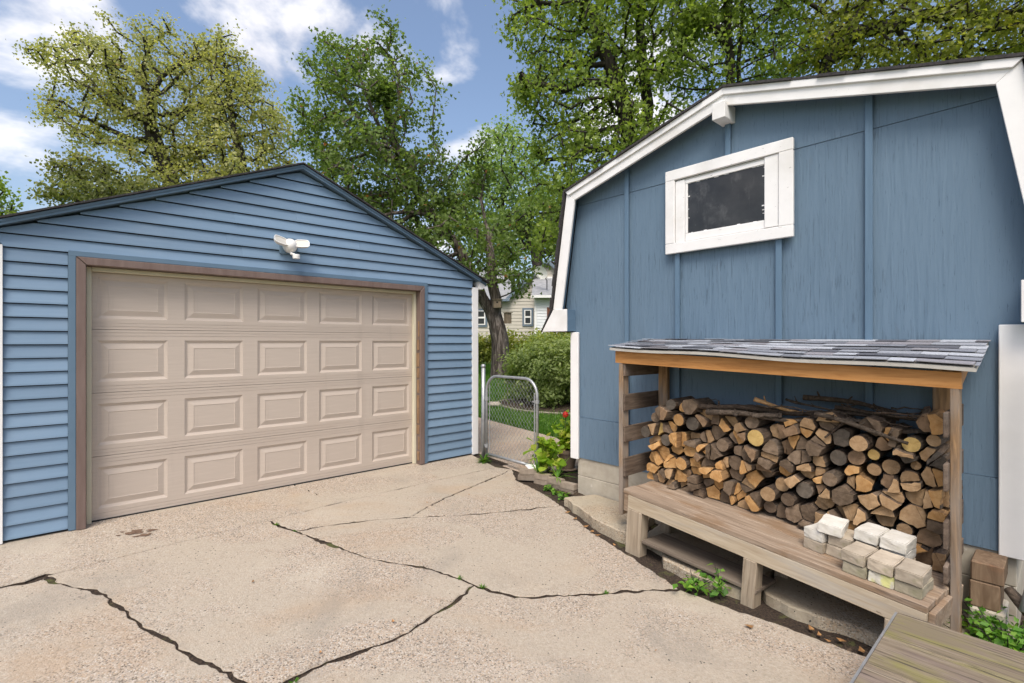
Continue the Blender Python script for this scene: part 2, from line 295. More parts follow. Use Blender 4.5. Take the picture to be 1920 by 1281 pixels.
MT['lf_weed'] = leafmat('weed_leaves', [(0, (0.071, 0.185, 0.028)), (.5, (0.156, 0.341, 0.050)), (1, (0.312, 0.511, 0.085))])
MT['grass'] = leafmat('grass_blades', [(0, (.045, .12, .012)), (.5, (.10, .24, .025)), (1, (.20, .33, .05))])
MT['lawn'] = surf('lawn_ground', [(.3, (.045, .085, .018)), (.7, (.09, .16, .03))], (6, 6, 6), .95, .6, .02, over=[((.10, .085, .045), (1, 1, 1), .58, .75, .6)])
def endgrain(name, c1, c2, dark, ringscale=70):
    """sawn or split end: rings round the pith, which is the log's own origin, radial checks"""
    m, N, L, B = base_mat(name); tc = N.new('ShaderNodeTexCoord'); co = tc.outputs['Object']
    sp = N.new('ShaderNodeSeparateXYZ'); L.new(co, sp.inputs[0]); cb = N.new('ShaderNodeCombineXYZ'); L.new(sp.outputs[0], cb.inputs[0]); L.new(sp.outputs[2], cb.inputs[1])
    wv = N.new('ShaderNodeTexWave'); wv.wave_type = 'RINGS'; wv.rings_direction = 'Z'; wv.inputs['Scale'].default_value = ringscale; wv.inputs['Distortion'].default_value = 2.5; wv.inputs['Detail'].default_value = 3
    L.new(cb.outputs[0], wv.inputs[0])
    nz = noise_node(N, L, co, (26, 26, 26), 5, .6)
    c = mixc(N, L, mrange(N, L, nz, .3, .7), c1, c2); c = mixc(N, L, mrange(N, L, wv.outputs['Fac'], .2, .9, 0, .5), c, dark)
    at = N.new('ShaderNodeMath'); at.operation = 'ARCTAN2'; L.new(sp.outputs[0], at.inputs[0]); L.new(sp.outputs[2], at.inputs[1])
    c2b = N.new('ShaderNodeCombineXYZ'); L.new(at.outputs[0], c2b.inputs[0])
    rad = noise_node(N, L, c2b.outputs[0], (5.5, 1, 1), 3, .6); rk = mrange(N, L, rad, .60, .66, 0, .75); c = mixc(N, L, rk, c, tuple(q * .35 for q in dark))
    oi = N.new('ShaderNodeObjectInfo'); v = mrange(N, L, oi.outputs['Random'], 0, 1, .78, 1.18)
    hs = N.new('ShaderNodeHueSaturation'); L.new(v, hs.inputs['Value']); L.new(c, hs.inputs['Color'])
    L.new(hs.outputs[0], B.inputs['Base Color']); B.inputs['Roughness'].default_value = .85; B.inputs['Specular IOR Level'].default_value = .2
    b = N.new('ShaderNodeBump'); b.inputs['Strength'].default_value = .6; b.inputs['Distance'].default_value = .006; L.new(nz, b.inputs['Height']); L.new(b.outputs[0], B.inputs['Normal'])
    return m
ENDS = {'o': endgrain('fresh_orange_end', (.44, .235, .085), (.60, .37, .165), (.27, .13, .045)), 't': endgrain('tan_end', (.31, .195, .10), (.46, .31, .175), (.17, .10, .052)),
        'g': endgrain('grey_end', (.125, .088, .058), (.22, .16, .11), (.065, .043, .028)), 'y': endgrain('yellow_end', (.46, .31, .11), (.60, .43, .17), (.33, .21, .07)),
        'b': endgrain('brown_end', (.19, .12, .07), (.29, .19, .115), (.11, .07, .04)), 'd': endgrain('dark_end', (.09, .075, .06), (.15, .125, .10), (.05, .04, .03))}
BARKS = [surf('log_bark_grey', [(.3, (.04, .03, .022)), (.55, (.105, .08, .06)), (.8, (.20, .16, .125))], (38, 6, 38), .92, 1, .012, 6, 1.2, rand=.25),
         surf('log_bark_brown', [(.3, (.035, .024, .017)), (.55, (.085, .06, .043)), (.8, (.155, .115, .085))], (38, 6, 38), .92, 1, .012, 6, 1.2, rand=.25)]
SPLIT = [surf('split_face_warm', [(.3, (.20, .11, .05)), (.7, (.40, .25, .12))], (60, 5, 60), .85, .8, .008, 6, .6, rand=.25),
         surf('split_face_grey', [(.3, (.075, .052, .036)), (.7, (.19, .14, .10))], (60, 5, 60), .88, .8, .008, 6, .6, rand=.25)]

# ------------------------------------------------------------------ the ground
def terrain():
    us_ = list(np.arange(-16, 16.1, .5)); ss = list(np.arange(-24, 14.1, .5))
    us_ = [-220, -120, -60, -30] + us_ + [30, 60, 120, 220]; ss = [-260, -140, -70, -40] + ss + [25, 50, 100]
    V = []; F = []
    for s in ss:
        for u in us_:
            x, y = us(u, s); inside = s > -7.5 and s < 11 and u < 1.55 and u > -9
            V.append((x, y, zg(x, y) - (.019 if inside else .0)))
    n = len(us_)
    mi = []
    for j in range(len(ss) - 1):
        for i in range(n - 1):
            F.append((j * n + i, (j + 1) * n + i, (j + 1) * n + i + 1, j * n + i + 1)); s = ss[j]; u = us_[i]
            mi.append(0 if (s > -8 and s < 11 and u < 1.5 and u > -9) else 1)
    me = np_mesh('ground', V, F, [MT['crackdirt'], MT['lawn']], midx=mi)
    me.flip_normals() if me.polygons[0].normal.z < 0 else None
    struct(link('ground', me))
terrain()
CR = {
'j0':[(-6.5,.07),(-3.571,2.751),(-3.219,3.152),(-3.100,3.238),(-3.069,3.309)],
'jf':[(-3.069,3.309),(-2.639,3.759),(-2.102,4.313)],
'j1':[(-2.102,4.313),(-1.879,4.528),(-1.627,4.795)],
'j2':[(-1.627,4.795),(-1.227,5.172),(-0.698,5.658),(-0.195,6.114)],
'e1':[(-2.36,5.29),(-2.096,5.117),(-1.895,4.947),(-1.627,4.795)],
'c1':[(-3.069,3.309),(-2.968,3.233),(-2.672,3.167),(-2.499,3.091),(-2.236,2.919),(-2.002,2.779),(-1.884,2.724),(-1.691,2.606),(-1.465,2.504),(-1.270,2.401),(-1.10,2.25),(-1.0,2.03)],
'c2a':[(-2.102,4.313),(-1.944,4.202),(-1.774,4.118)],
'c2b':[(-1.774,4.118),(-1.595,4.009),(-1.353,3.865),(-1.150,3.754),(-0.994,3.680),(-0.820,3.635),(-0.613,3.578),(-0.485,3.510),(-0.348,3.446),(-0.255,3.374)],
'c3a':[(-1.774,4.118),(-1.606,4.230),(-1.193,4.415),(-0.917,4.487)],
'c3b':[(-0.917,4.487),(-0.562,4.555),(-0.100,4.687),(0.475,4.904)],
'c4':[(-0.917,4.487),(-0.808,4.717),(-0.657,5.021),(-0.429,5.372),(-0.160,5.776),(0.000,6.047)],
'c5':[(-0.255,3.374),(-0.327,3.238),(-0.385,3.124),(-0.481,3.015),(-0.566,2.878),(-0.656,2.766),(-0.815,2.659),(-0.916,2.587),(-1.004,2.522),(-1.064,2.451),(-1.098,2.406),(-1.09,2.35),(-1.0,2.03)],
'c6':[(-0.255,3.374),(-0.140,3.301),(0.017,3.246),(0.194,3.256),(0.377,3.279),(0.634,3.312),(0.913,3.352),(1.131,3.364)],
'c7':[(-1.0,2.03),(-.75,1.2),(-.7,-4)],
'r1':[(0.000,6.047),(0.06,5.62),(0.246,5.36),(0.475,4.904)],
'r2':[(0.475,4.904),(0.651,4.370),(0.878,3.929),(1.131,3.364)],
'r3':[(1.131,3.364),(1.44,3.08),(1.671,2.88),(1.931,2.640),(2.2,2.3),(2.6,1.6),(4.5,-.5),(4.5,-4)],
'rr':[(-0.195,6.114),(0.000,6.047)],
}
WID = {'j0': 0.0171, 'jf': 0.0016, 'j1': 0.0086, 'j2': 0.0068, 'e1': 0.0065, 'c1': 0.0131, 'c2a': 0.0151, 'c2b': 0.0151, 'c3a': 0.0108, 'c3b': 0.0108, 'c4': 0.0079, 'c5': 0.0144, 'c6': 0.0173, 'c7': 0.0072, 'r1': 0.0043, 'r2': 0.0043, 'r3': 0.0043, 'rr': 0.0022}
def jag(name):
    rr = random.Random(name); P = [Vector(p) for p in CR[name]]; out = [P[0]]
    amp = {'jf': .002, 'j1': .004, 'j2': .003, 'rr': .001}.get(name, .014)
    for a, b in zip(P, P[1:]):
        L = (b - a).length; n = max(1, int(L / .035)); n = min(n, 60); nv = Vector((-(b - a).y, (b - a).x)).normalized()
        for k in range(1, n + 1):
            q = a.lerp(b, k / n)
            if k < n: q = q + nv * (rr.uniform(-amp, amp) * .6 + amp * mnoise.noise((q.x * 9, q.y * 9, len(name))))
            out.append(q)
    return out
JAG = {k: jag(k) for k in CR}
drive = struct(link('driveway', None))
def slab_obj(name, loop, parent, mat, dz=0., depth=.1, zf=zg, lip=.004, soiled=True):
    """loop: list of (points, half crack width); the slab is the polygon shrunk by that width, with a worn lip"""
    pts = []; wd = []
    for P, wdt in loop:
        for p in P[:-1]:
            pts.append(Vector((p[0], p[1]))); wd.append(wdt)
    n = len(pts); area = sum(pts[i].x * pts[(i + 1) % n].y - pts[(i + 1) % n].x * pts[i].y for i in range(n))
    if area < 0: pts = pts[::-1]; wd = wd[::-1]
    def off(extra):
        o = []
        for i in range(n):
            a = (pts[i] - pts[i - 1]).normalized(); b = (pts[(i + 1) % n] - pts[i]).normalized(); t = a + b
            t = t.normalized() if t.length > .3 else b
            nv = Vector((-t.y, t.x)); k = .3 + 2.0 * abs(mnoise.noise((pts[i].x * 3.1, pts[i].y * 3.1, 4.2))) + max(0, mnoise.noise((pts[i].x * 24, pts[i].y * 24, area * 7 + .3))) * 1.1
            o.append(pts[i] + nv * (wd[i] * k + extra))
        return o
    A = off(lip); B = off(0.)
    bm = bmesh.new()
    r0 = [bm.verts.new((p.x, p.y, 0)) for p in A]; r1 = [bm.verts.new((p.x, p.y, -.007)) for p in B]; r2 = [bm.verts.new((p.x, p.y, -depth)) for p in B]
    bm.faces.new(r0)
    for i in range(n):
        j = (i + 1) % n; bm.faces.new((r1[i], r1[j], r0[j], r0[i])); bm.faces.new((r2[i], r2[j], r1[j], r1[i])).material_index = 1 if soiled else 0
    for s0 in (-8, 3):
        p = G0 + D * s0
        bmesh.ops.bisect_plane(bm, geom=list(bm.verts) + list(bm.edges) + list(bm.faces), plane_co=(p.x, p.y, 0), plane_no=(D.x, D.y, 0))
    bmesh.ops.triangulate(bm, faces=[f for f in bm.faces if len(f.verts) > 4])
    for v in bm.verts: v.co.z += zf(v.co.x, v.co.y) + dz
    me = bpy.data.meshes.new(name); bm.to_mesh(me); bm.free(); me.materials.append(mat); me.materials.append(MT['crackdirt'])
    return link(name, me, parent)
def J(k, rev=False): return (JAG[k][::-1] if rev else JAG[k], WID[k])
def ST(*p): return ([Vector(q) for q in p], .0)
gx = lambda u, s: us(u, s)
e1a = CR['e1'][0]; far_l = gx(-8.2, -.12)
slab_obj('concrete_slab', [ST(far_l, e1a), J('e1'), J('j1', 1), J('jf', 1), J('j0', 1), ST(CR['j0'][0], far_l)], drive, MT['concrete'])
slab_obj('concrete_slab', [ST(e1a, gx(-.02, -.12), gx(-.09, .05), CR['rr'][0]), J('j2', 1), J('e1', 1)], drive, MT['concrete'], -.002)
slab_obj('concrete_slab', [J('j1'), J('j2'), J('rr'), J('c4', 1), J('c3a', 1), J('c2a', 1)], drive, MT['concrete'], -.001)
slab_obj('concrete_slab', [J('c4'), J('r1'), J('c3b', 1)], drive, MT['concrete'], -.002)
slab_obj('concrete_slab', [J('c3a'), J('c3b'), J('r2'), J('c6', 1), J('c2b', 1)], drive, MT['concrete'], -.004)
slab_obj('concrete_slab', [J('jf'), J('c2a'), J('c2b'), J('c5'), J('c1', 1)], drive, MT['concrete'], -.005)
slab_obj('concrete_slab', [J('j0'), J('c1'), J('c7'), ST((-.7, -4), (-9, -4), CR['j0'][0])], drive, MT['concrete'], -.006)
slab_obj('concrete_slab', [J('c5', 1), J('c6'), J('r3'), ST((4.5, -4), (-.7, -4)), J('c7', 1)], drive, MT['concrete'], -.006)
walk = struct(link('walkway', None))
for a, b in ((-7.9, -6.2), (-6.2, -4.5), (-4.5, -2.8), (-2.8, -1.1), (-1.1, .62), (.62, 1.2)):
    slab_obj('walkway_slab', [ST(gx(-.075 if a > -.9 else .04, a + .004), gx(1.6, a + .004), gx(1.6, b - .004), gx(-.075 if a > -.9 else .04, b - .004), gx(-.075 if a > -.9 else .04, a + .004))], walk, MT['walk'], -.003 * (a > 0), lip=.004)

# ------------------------------------------------------------------ garage
gar = thing('garage', 'blue vinyl sided garage with a tan panelled overhead door', 'garage', M_GAR)
GW = 4.594; EZ = 2.293; PZ = 3.257; SL = (PZ - EZ) / (GW / 2); DX0, DX1, DZ = .55, 3.766, 2.175
def garage():
    H = .1042; z = 0.02; k = 0
    rs = random.Random(77)
    def course(xa0, xb0, xa1, xb1, z0, z1, dy=0.):
        if xb0 - xa0 > 2.2 and dy == 0.:              # long courses are lapped from two lengths
            xs_ = rs.uniform(xa0 + .7, xb0 - .7)
            if xb1 > xs_ > xa1: course(xa0, xs_, xa1, xs_, z0, z1, .0006); course(xs_ - .02, xb0, xs_ - .02, xb1, z0, z1, -.0022); return
        m = MB(); d0, d1 = -.021 + dy, -.004 + dy        # proud at the drip edge
        v = [(xa0, d0, z0), (xb0, d0, z0), (xb1, d1, z1), (xa1, d1, z1), (xa0, .004, z0), (xb0, .004, z0), (xb1, .004, z1), (xa1, .004, z1)]
        # small rolled butt edge
        v2 = [(xa0, d0 + .0005, z0 + .012), (xb0, d0 + .0005, z0 + .012)]
        m.add(v + v2, [(0, 1, 9, 8), (8, 9, 2, 3), (0, 8, 3, 7, 4), (1, 5, 6, 2, 9), (3, 2, 6, 7)])
        m.build('siding_board', MT['siding'], gar)
    cl, cr = .139, GW - .085
    while z < PZ - .06:
        z1 = z + H - .0075  # gap above each course shows the black sheathing as a shadow line
        def lim(zz):
            if zz <= EZ - .07: return cl, cr
            e = (zz - (EZ - .005)) / SL; return max(cl if zz < EZ - .07 else .02, e + .02), min(cr if zz < EZ - .07 else GW - .02, GW - e - .02)
        a0, b0 = lim(z); a1, b1 = lim(z1)
        if z < DZ + .03:
            t = min(z1, z1)
            course(a0, DX0 - .05, a1, DX0 - .05, z, z1); course(DX1 + .05, b0, DX1 + .05, b1, z, z1)
            if z1 > DZ + .05: course(DX0 - .05, DX1 + .05, DX0 - .05, DX1 + .05, DZ + .05, z1)
        else: course(a0, b0, a1, b1, z, z1)
        z += H
    # sheathing with the door opening, near-black to paint the shadow line under each lap
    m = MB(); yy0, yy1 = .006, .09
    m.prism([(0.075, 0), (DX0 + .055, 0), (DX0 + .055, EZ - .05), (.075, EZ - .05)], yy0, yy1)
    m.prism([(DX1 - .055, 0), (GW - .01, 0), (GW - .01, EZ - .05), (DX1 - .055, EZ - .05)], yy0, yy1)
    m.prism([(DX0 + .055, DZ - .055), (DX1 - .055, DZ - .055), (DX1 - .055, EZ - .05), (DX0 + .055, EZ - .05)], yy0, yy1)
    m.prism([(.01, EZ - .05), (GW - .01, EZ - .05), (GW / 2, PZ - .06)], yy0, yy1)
    m.build('front_wall', MT['rubber_lap_shade'], gar)
    for x0, x1, nm in ((.06, .072, 'side_wall'), (GW - .012, GW, 'side_wall')):
        m = MB(); n = int(EZ / H)
        sg = -1 if x0 < 1 else 1; xf = x0 if sg < 0 else x1
        for i in range(n):
            za, zb = .02 + i * H, .02 + (i + 1) * H
            m.add([(xf + sg * .014, .1, za), (xf + sg * .014, 6.6, za), (xf + sg * .002, 6.6, zb), (xf + sg * .002, .1, zb), (xf, .1, za), (xf, 6.6, za)],
                  [(0, 1, 2, 3) if sg > 0 else (3, 2, 1, 0), (4, 5, 1, 0) if sg > 0 else (0, 1, 5, 4)])
        m.box(x0 - .05 * (sg > 0), x1 + .05 * (sg < 0), .091, 6.6, 0, EZ)
        m.build(nm, MT['siding'], gar)
    MB().box(.02, GW - .02, 6.55, 6.62, 0, EZ).build('back_wall', MT['siding'], gar)
    for x0 in (.05, GW - .083):
        m = MB(); m.box(x0, x0 + .088, -.036, -.0045, .004, EZ - .075); m.box(x0 if x0 < 1 else x0 + .066, (x0 + .022) if x0 < 1 else x0 + .088, -.004, .088, .004, EZ - .075)
        m.build('corner_post', MT['white'], gar)
    # door casing: blue channel, brown metal, cream jambs
    for x0, x1 in ((DX0 - .048, DX0 - .001), (DX1 + .001, DX1 + .048)):
        MB().box(x0, x1, -.034, -.001, .004, DZ + .044).build('door_channel', MT['blue_trim'], gar, .003)
    MB().box(DX0 - .048, DX1 + .048, -.035, -.0015, DZ + .002, DZ + .046).build('door_channel', MT['blue_trim'], gar, .003)
    def casing(poly):
        m = MB(); m.prism(poly, -.046, .10); m.build('door_casing', MT['brown_trim'], gar, .004)
    c = .06
    casing([(DX0, 0), (DX0 + c, 0), (DX0 + c, DZ - c - .002), (DX0, DZ - .003)])
    casing([(DX1 - c, 0), (DX1, 0), (DX1, DZ - .003), (DX1 - c, DZ - c - .002)])
    casing([(DX0 + .002, DZ), (DX0 + c + .002, DZ - c), (DX1 - c - .002, DZ - c), (DX1 - .002, DZ)])
    o0, o1, oz = DX0 + c, DX1 - c, DZ - c
    MB().box(o0 + .002, o0 + .036, .05, .098, .003, oz - .002).build('door_stop', MT['jamb'], gar, .003)
    MB().box(o1 - .036, o1 - .002, .05, .098, .003, oz - .002).build('door_stop', MT['jamb'], gar, .003)
    MB().box(o0 + .038, o1 - .038, .05, .098, oz - .036, oz - .002).build('door_stop', MT['jamb'], gar, .003)
    # worn strip of bare wood on the right casing
    rr = random.Random(3); m = MB(); z = .05
    while z < 1.75:
        h = rr.uniform(.08, .2); w_ = rr.uniform(.006, .016)
        m.box(o1 - .001 - w_, o1 - .0005, -.02, rr.uniform(.0, .04), z, z + h); z += h + rr.uniform(0, .04)
    m.build('bare_wood_strip', MT['rawwood'], gar, .002)
    # overhead door: four sections, five raised panels each
    dr = link('garage_door', MB().box(o0 - .02, o1 + .02, .125, .15, .012, 2.13).mesh('garage_door', MT['door']), gar)
    dw0, dw1 = o0 - .02, o1 + .02; SH = .5295; pit = (dw1 - dw0 - .06) / 5; pw, ph = .485, .345; yf = .1
    pan = MB()
    def rect(i, y): return [(-pw / 2 + i, y, -ph / 2 + i), (pw / 2 - i, y, -ph / 2 + i), (pw / 2 - i, y, ph / 2 - i), (-pw / 2 + i, y, ph / 2 - i)]
    rings = [rect(0, 0), rect(.006, .004), rect(.024, .012), rect(.034, .0105), rect(.072, .0015), rect(.076, .004)]
    v = [p for r in rings for p in r]; f = []
    for a in range(len(rings) - 1):
        for k in range(4): f.append((a * 4 + k, a * 4 + (k + 1) % 4, (a + 1) * 4 + (k + 1) % 4, (a + 1) * 4 + k))
    f.append((20, 21, 22, 23)); pan.add(v, f); pm = pan.mesh('door_panel', MT['door'])
    for r in range(4):
        z0 = .014 + r * SH; z1 = z0 + SH - .004; zc = (z0 + z1) / 2; m = MB()
        xs = [dw0 + .03 + pit * (k + .5) for k in range(5)]
        zl, zh = zc - ph / 2, zc + ph / 2
        # stiles
        edges = [dw0] + [q for x in xs for q in (x - pw / 2, x + pw / 2)] + [dw1]
        for k in range(0, 12, 2): m.box(edges[k], edges[k + 1], yf, yf + .02, zl, zh)
        # rails, each broken by two pressed grooves
        for a, b in ((z0, zl), (zh, z1)):
            if a == z0: cuts = [(a, a + .022, 0), (a + .026, a + .05, 0), (a + .054, b, 0)]
            else: cuts = [(a, b - .054, 0), (b - .05, b - .026, 0), (b - .022, b, 0)]
            for q0, q1, _ in cuts: m.box(dw0, dw1, yf, yf + .02, q0, q1)
            m.box(dw0, dw1, yf + .0025, yf + .024, a + .001, b - .001)
        m.build('door_section', MT['door'], dr)
        for x in xs:
            o = link('door_panel', pm, dr); o.location = (x, yf, zc)
    MB().box(dw0 + .03, dw1 - .03, .092, .126, -.002, .016).build('bottom_seal', MT['rubber_lap_shade'], dr)
    # roof
    for sgn in (-1, 1):
        e = .13; th = .05
        def P(dx, off): # point on slope at run dx from ridge
            return (GW / 2 + sgn * dx, PZ - dx * SL + off)
        run = GW / 2 + e
        poly = [P(0, .01), P(run, .01), P(run, .05), P(0, .05)]
        MB().prism(poly if sgn > 0 else poly[::-1], -.055, 6.75).build('roof_deck', MT['blue_trim'], gar)
        m = MB(); rr = random.Random(5 + sgn); x = 0.
        nC = 17; st = run / nC                      # shingle courses, thin steps
        for i in range(nC):
            a = P(i * st - (.0 if i == 0 else .02), .052 + .004); b = P((i + 1) * st + .012, .058 + .010); jig = rr.uniform(-.008, .008)
            poly = [(a[0], a[1]), (b[0], b[1] - .016), (b[0], b[1]), (a[0], a[1] + .012)]
            m.prism(poly if sgn > 0 else poly[::-1], -.105 + jig, 6.77)
        m.build('shingle_courses', MT['roofdark'], gar)
        poly = [P(.0, .008), P(GW / 2 + .02, .008), P(GW / 2 + .02, .05), P(0, .05)]
        MB().prism(poly if sgn > 0 else poly[::-1], -.078, -.056).build('rake_board', MT['blue_trim'], gar)
        poly = [P(.0, .03), P(GW / 2 + .03, .03), P(GW / 2 + .03, .048), P(0, .048)]
        MB().prism(poly if sgn > 0 else poly[::-1], -.086, -.0785).build('rake_cap', MT['blue_trim'], gar)
        if sgn > 0: x0, x1 = GW + .016, GW + .14
        else: x0, x1 = -.14, -.016
        zt = EZ + .005
        prof = [(0, -.0), (.0, -.1), (.055, -.1), (.08, -.075), (.095, -.03), (.115, -.01), (.115, .0)]
        poly = [((x0 + p) if sgn > 0 else (x1 - p), zt + q) for p, q in prof]
        m = MB(); m.prism(poly if sgn > 0 else poly[::-1], -.05, 6.7); m.build('gutter', MT['white'], gar)
garage()

def floodlight():
    o = thing('floodlight', 'white twin-head motion floodlight on the gable above the garage door', 'light', M_GAR @ Matrix.Translation((2.17, -.02, 2.46)))
    MB().box(-.085, .085, -.012, .008, -.08, .09).build('mounting_block', MT['blue_trim'], o, .004)
    m = MB(); bmh = bmesh.new(); bmesh.ops.create_uvsphere(bmh, u_segments=20, v_segments=12, radius=1)
    for v in bmh.verts: v.co = Vector((v.co.x * .068, v.co.y * .075 - .055, v.co.z * .072))
    me = bpy.data.meshes.new('body'); bmh.to_mesh(me); bmh.free(); me.materials.append(MT['plastic']); me.polygons.foreach_set('use_smooth', [True] * len(me.polygons)); link('body', me, o)
    for sx in (-1, 1):
        mw = Matrix.Translation((sx * .105, -.095, .022 if sx > 0 else .03)) @ Matrix.Rotation(R(-18 * sx), 4, 'Z') @ Matrix.Rotation(R(-30), 4, 'X') @ Matrix.Rotation(R(14 if sx < 0 else -3), 4, 'Y')
        def rr(wx, wz, y):
            return [(math.copysign(abs(math.cos(t)) ** .55, math.cos(t)) * wx, y, math.copysign(abs(math.sin(t)) ** .55, math.sin(t)) * wz) for t in [2 * math.pi * k / 20 for k in range(20)]]
        rings = [rr(.028, .022, .035), rr(.06, .038, .012), rr(.068, .045, -.008), rr(.07, .047, -.02), rr(.063, .04, -.02), rr(.062, .039, -.014)]
        m = MB(); v = [mw @ Vector(p) for r in rings for p in r]; f = [tuple(range(20))]
        for a in range(5):
            for k in range(20): f.append((a * 20 + (k + 1) % 20, a * 20 + k, (a + 1) * 20 + k, (a + 1) * 20 + (k + 1) % 20))
        m.add(v, f); hd = m.build('lamp_head', MT['plastic'], o)
        m = MB(); m.add([mw @ Vector(p) for p in rr(.0618, .0388, -.0145)], [tuple(range(20))]); m.build('lens', MT['lens'], hd)
    m = MB(); m.tube([(0, -.075, -.06), (.005, -.09, -.085), (.03, -.1, -.088)], .013, 10); m.lathe([(.0, -.022), (.034, -.022), (.036, .012), (.03, .02), (0, .02)], 20, 0, (.045, -.105, -.108))
    m.build('motion_sensor', MT['plastic'], o)
floodlight()

# ------------------------------------------------------------------ shed
shed = thing('shed', 'blue plywood gambrel shed with white trim and one small window', 'shed', M_SHED)
CT = 1.6235
WALL = [(-.055, .29), (3.302, .29), (3.302, 1.75), (3.41, 1.87), (3.235, 2.99), (CT, 3.43), (.012, 2.99), (-.163, 1.87), (-.055, 1.75)]
def clip(poly, x0, x1, z0, z1):
    for ax, val, keep in ((0, x0, 1), (0, x1, -1), (1, z0, 1), (1, z1, -1)):
        out = []
        for i in range(len(poly)):
            a, b = poly[i - 1], poly[i]; da, db = (a[ax] - val) * keep, (b[ax] - val) * keep
            if (da < 0) != (db < 0):
                t = da / (da - db); out.append((a[0] + (b[0] - a[0]) * t, a[1] + (b[1] - a[1]) * t))
            if db >= 0: out.append(b)
        poly = out
        if not poly: return []
    return poly
def build_shed():
    xs = [-.3, .63, 1.158, 1.99, 2.555, 3.6]; zs = [.2, .71, 2.92, 3.6]
    for j in range(3):
        cols = list(zip(xs, xs[1:])) if j < 2 else [(-.3, .63), (.63, CT), (CT, 2.555), (2.555, 3.6)]
        for i, (a, b) in enumerate(cols):
            p = clip(WALL, a + .001, b - .001, zs[j] + .0015, zs[j + 1] - .0015)
            if len(p) < 3: continue
            dy = (-.012, -.0, -.004)[j]
            MB().prism(p, dy, .03).build('plywood_panel', MT['plywood'], shed)
    MB().prism(clip(WALL, -.5, 4, .3, 4), .031, .06).build('wall_core', MT['soffit'], shed)
    for x, z0, z1 in ((.63, .30, 3.14), (1.158, .30, 2.268), (CT - .02, 3.0, 3.40), (1.99, .30, 2.268), (2.555, .30, 3.16)):
        MB().box(x - .022, x + .022, -.034, -.0125, z0, z1).build('batten', MT['batten'], shed, .003)
    for x0, x1 in ((-.068, .035), (3.178, 3.315)):
        MB().box(x0, x1, -.04, -.0125, .275, 1.596).build('corner_board', MT['white'], shed, .004)
    # steep sides and back, so the shed is closed
    for x, nm in ((-.055, 'side_wall'), (3.302, 'side_wall')):
        MB().box(x - .0 if x < 0 else x - .03, x + .03 if x < 0 else x, .061, 3.6, .29, 1.75).build(nm, MT['plywood'], shed)
    MB().prism(WALL, 3.601, 3.64).build('back_wall', MT['plywood'], shed)
    # foundation courses of block
    for r, (z0, z1) in enumerate(((-.25, .1), (.103, .287))):
        m = MB(); m.box(.0, 3.25, .0 + r * .002, .2, z0, z1); m.box(.0, .2, .2, 3.55, z0, z1); m.box(3.05, 3.25, .2, 3.55, z0, z1); m.build('foundation_course', MT['block'], shed, .004)
    # cornice returns
    for sg in (0, 1):
        fx = (lambda x: x) if sg == 0 else (lambda x: 2 * CT - x)
        p = [(fx(-.38), 1.605), (fx(-.026), 1.605), (fx(-.026), 1.835), (fx(-.215), 1.835)]
        MB().prism(p if sg == 0 else p[::-1], -.15, -.131).build('cornice_return', MT['white_old'], shed, .003)
        p = [(fx(-.37), 1.608), (fx(-.03), 1.608), (fx(-.03), 1.83), (fx(-.215), 1.83)]
        MB().prism(p if sg == 0 else p[::-1], -.1305, -.0005).build('cornice_box', MT['soffit'], shed)
    # rake: fascia boards, drip strip, soffit, roof
    O = [(-.222, 1.84), (-.03, 3.035), (CT, 3.488), (2 * CT + .03, 3.035), (2 * CT + .222, 1.84)]
    def inset(P, dlt):
        out = []
        for i, p in enumerate(P):
            def nrm(a, b):
                t = (Vector(b) - Vector(a)).normalized(); return Vector((t.y, -t.x))
            if i == 0: q = Vector(p) + nrm(P[0], P[1]) * dlt
            elif i == len(P) - 1: q = Vector(p) + nrm(P[-2], P[-1]) * dlt
            else:
                a = nrm(P[i - 1], p); b = nrm(p, P[i + 1]); m_ = (a + b).normalized(); q = Vector(p) + m_ * dlt / max(.3, m_.dot(a))
            out.append((q.x, q.y))
        return out
    I1 = inset(O, .118); I2 = inset(O, .04); I0 = inset(O, -.012); IS = inset(O, .035); IR = inset(O, -.03)
    for k in range(4):
        q = [O[k], O[k + 1], I1[k + 1], I1[k]]; MB().prism(q[::-1], -.14, -.116).build('fascia_board', MT['white_old'] if k in (1, 2) else MT['white'], shed, .003)
        if k in (1, 2):
            q = [I0[k], I0[k + 1], I2[k + 1], I2[k]]; MB().prism(q[::-1], -.156, -.1405).build('fascia_strip', MT['white'], shed, .003)
        q = [O[k], O[k + 1], IS[k + 1], IS[k]]; MB().prism(q[::-1], -.1155, -.0005).build('soffit_board', MT['soffit'], shed)
    m = MB(); rr = random.Random(8)
    for k in range(4):
        a, b = Vector(I0[k]), Vector(I0[k + 1]); c, d_ = Vector(IR[k]), Vector(IR[k + 1]); n = 10
        for i in range(n):
            q = [a.lerp(b, i / n), a.lerp(b, (i + 1) / n), c.lerp(d_, (i + 1) / n), c.lerp(d_, i / n)]
            m.prism([tuple(v) for v in q][::-1], -.166 + rr.uniform(-.012, .006), 3.75)
    m.build('roof', MT['roofdark'], shed)
    for sg in (0, 1):
        fx = (lambda x: x) if sg == 0 else (lambda x: 2 * CT - x)
        p = [(fx(-.392), 1.603), (fx(-.383), 1.603), (fx(-.222), 1.838), (fx(-.240), 1.846)]
        MB().prism(p if sg == 0 else p[::-1], -.16, 3.75).build('flared_eave', MT['roofdark'], shed)
    MB().box(CT - .075, CT + .03, -.185, -.0, 3.255, 3.385).build('ridge_block', MT['white_old'], shed, .004)
    # window: casing, inner stiles, sash, putty and dirty pane with painted reflections
    win = link('window', MB().box(1.15, 2.0, -.03, -.013, 2.36, 2.905).mesh('window', MT['white_old']), shed)
    x0, x1, z0, z1 = 1.06, 2.10, 2.268, 2.995; c = .088; y0 = -.062
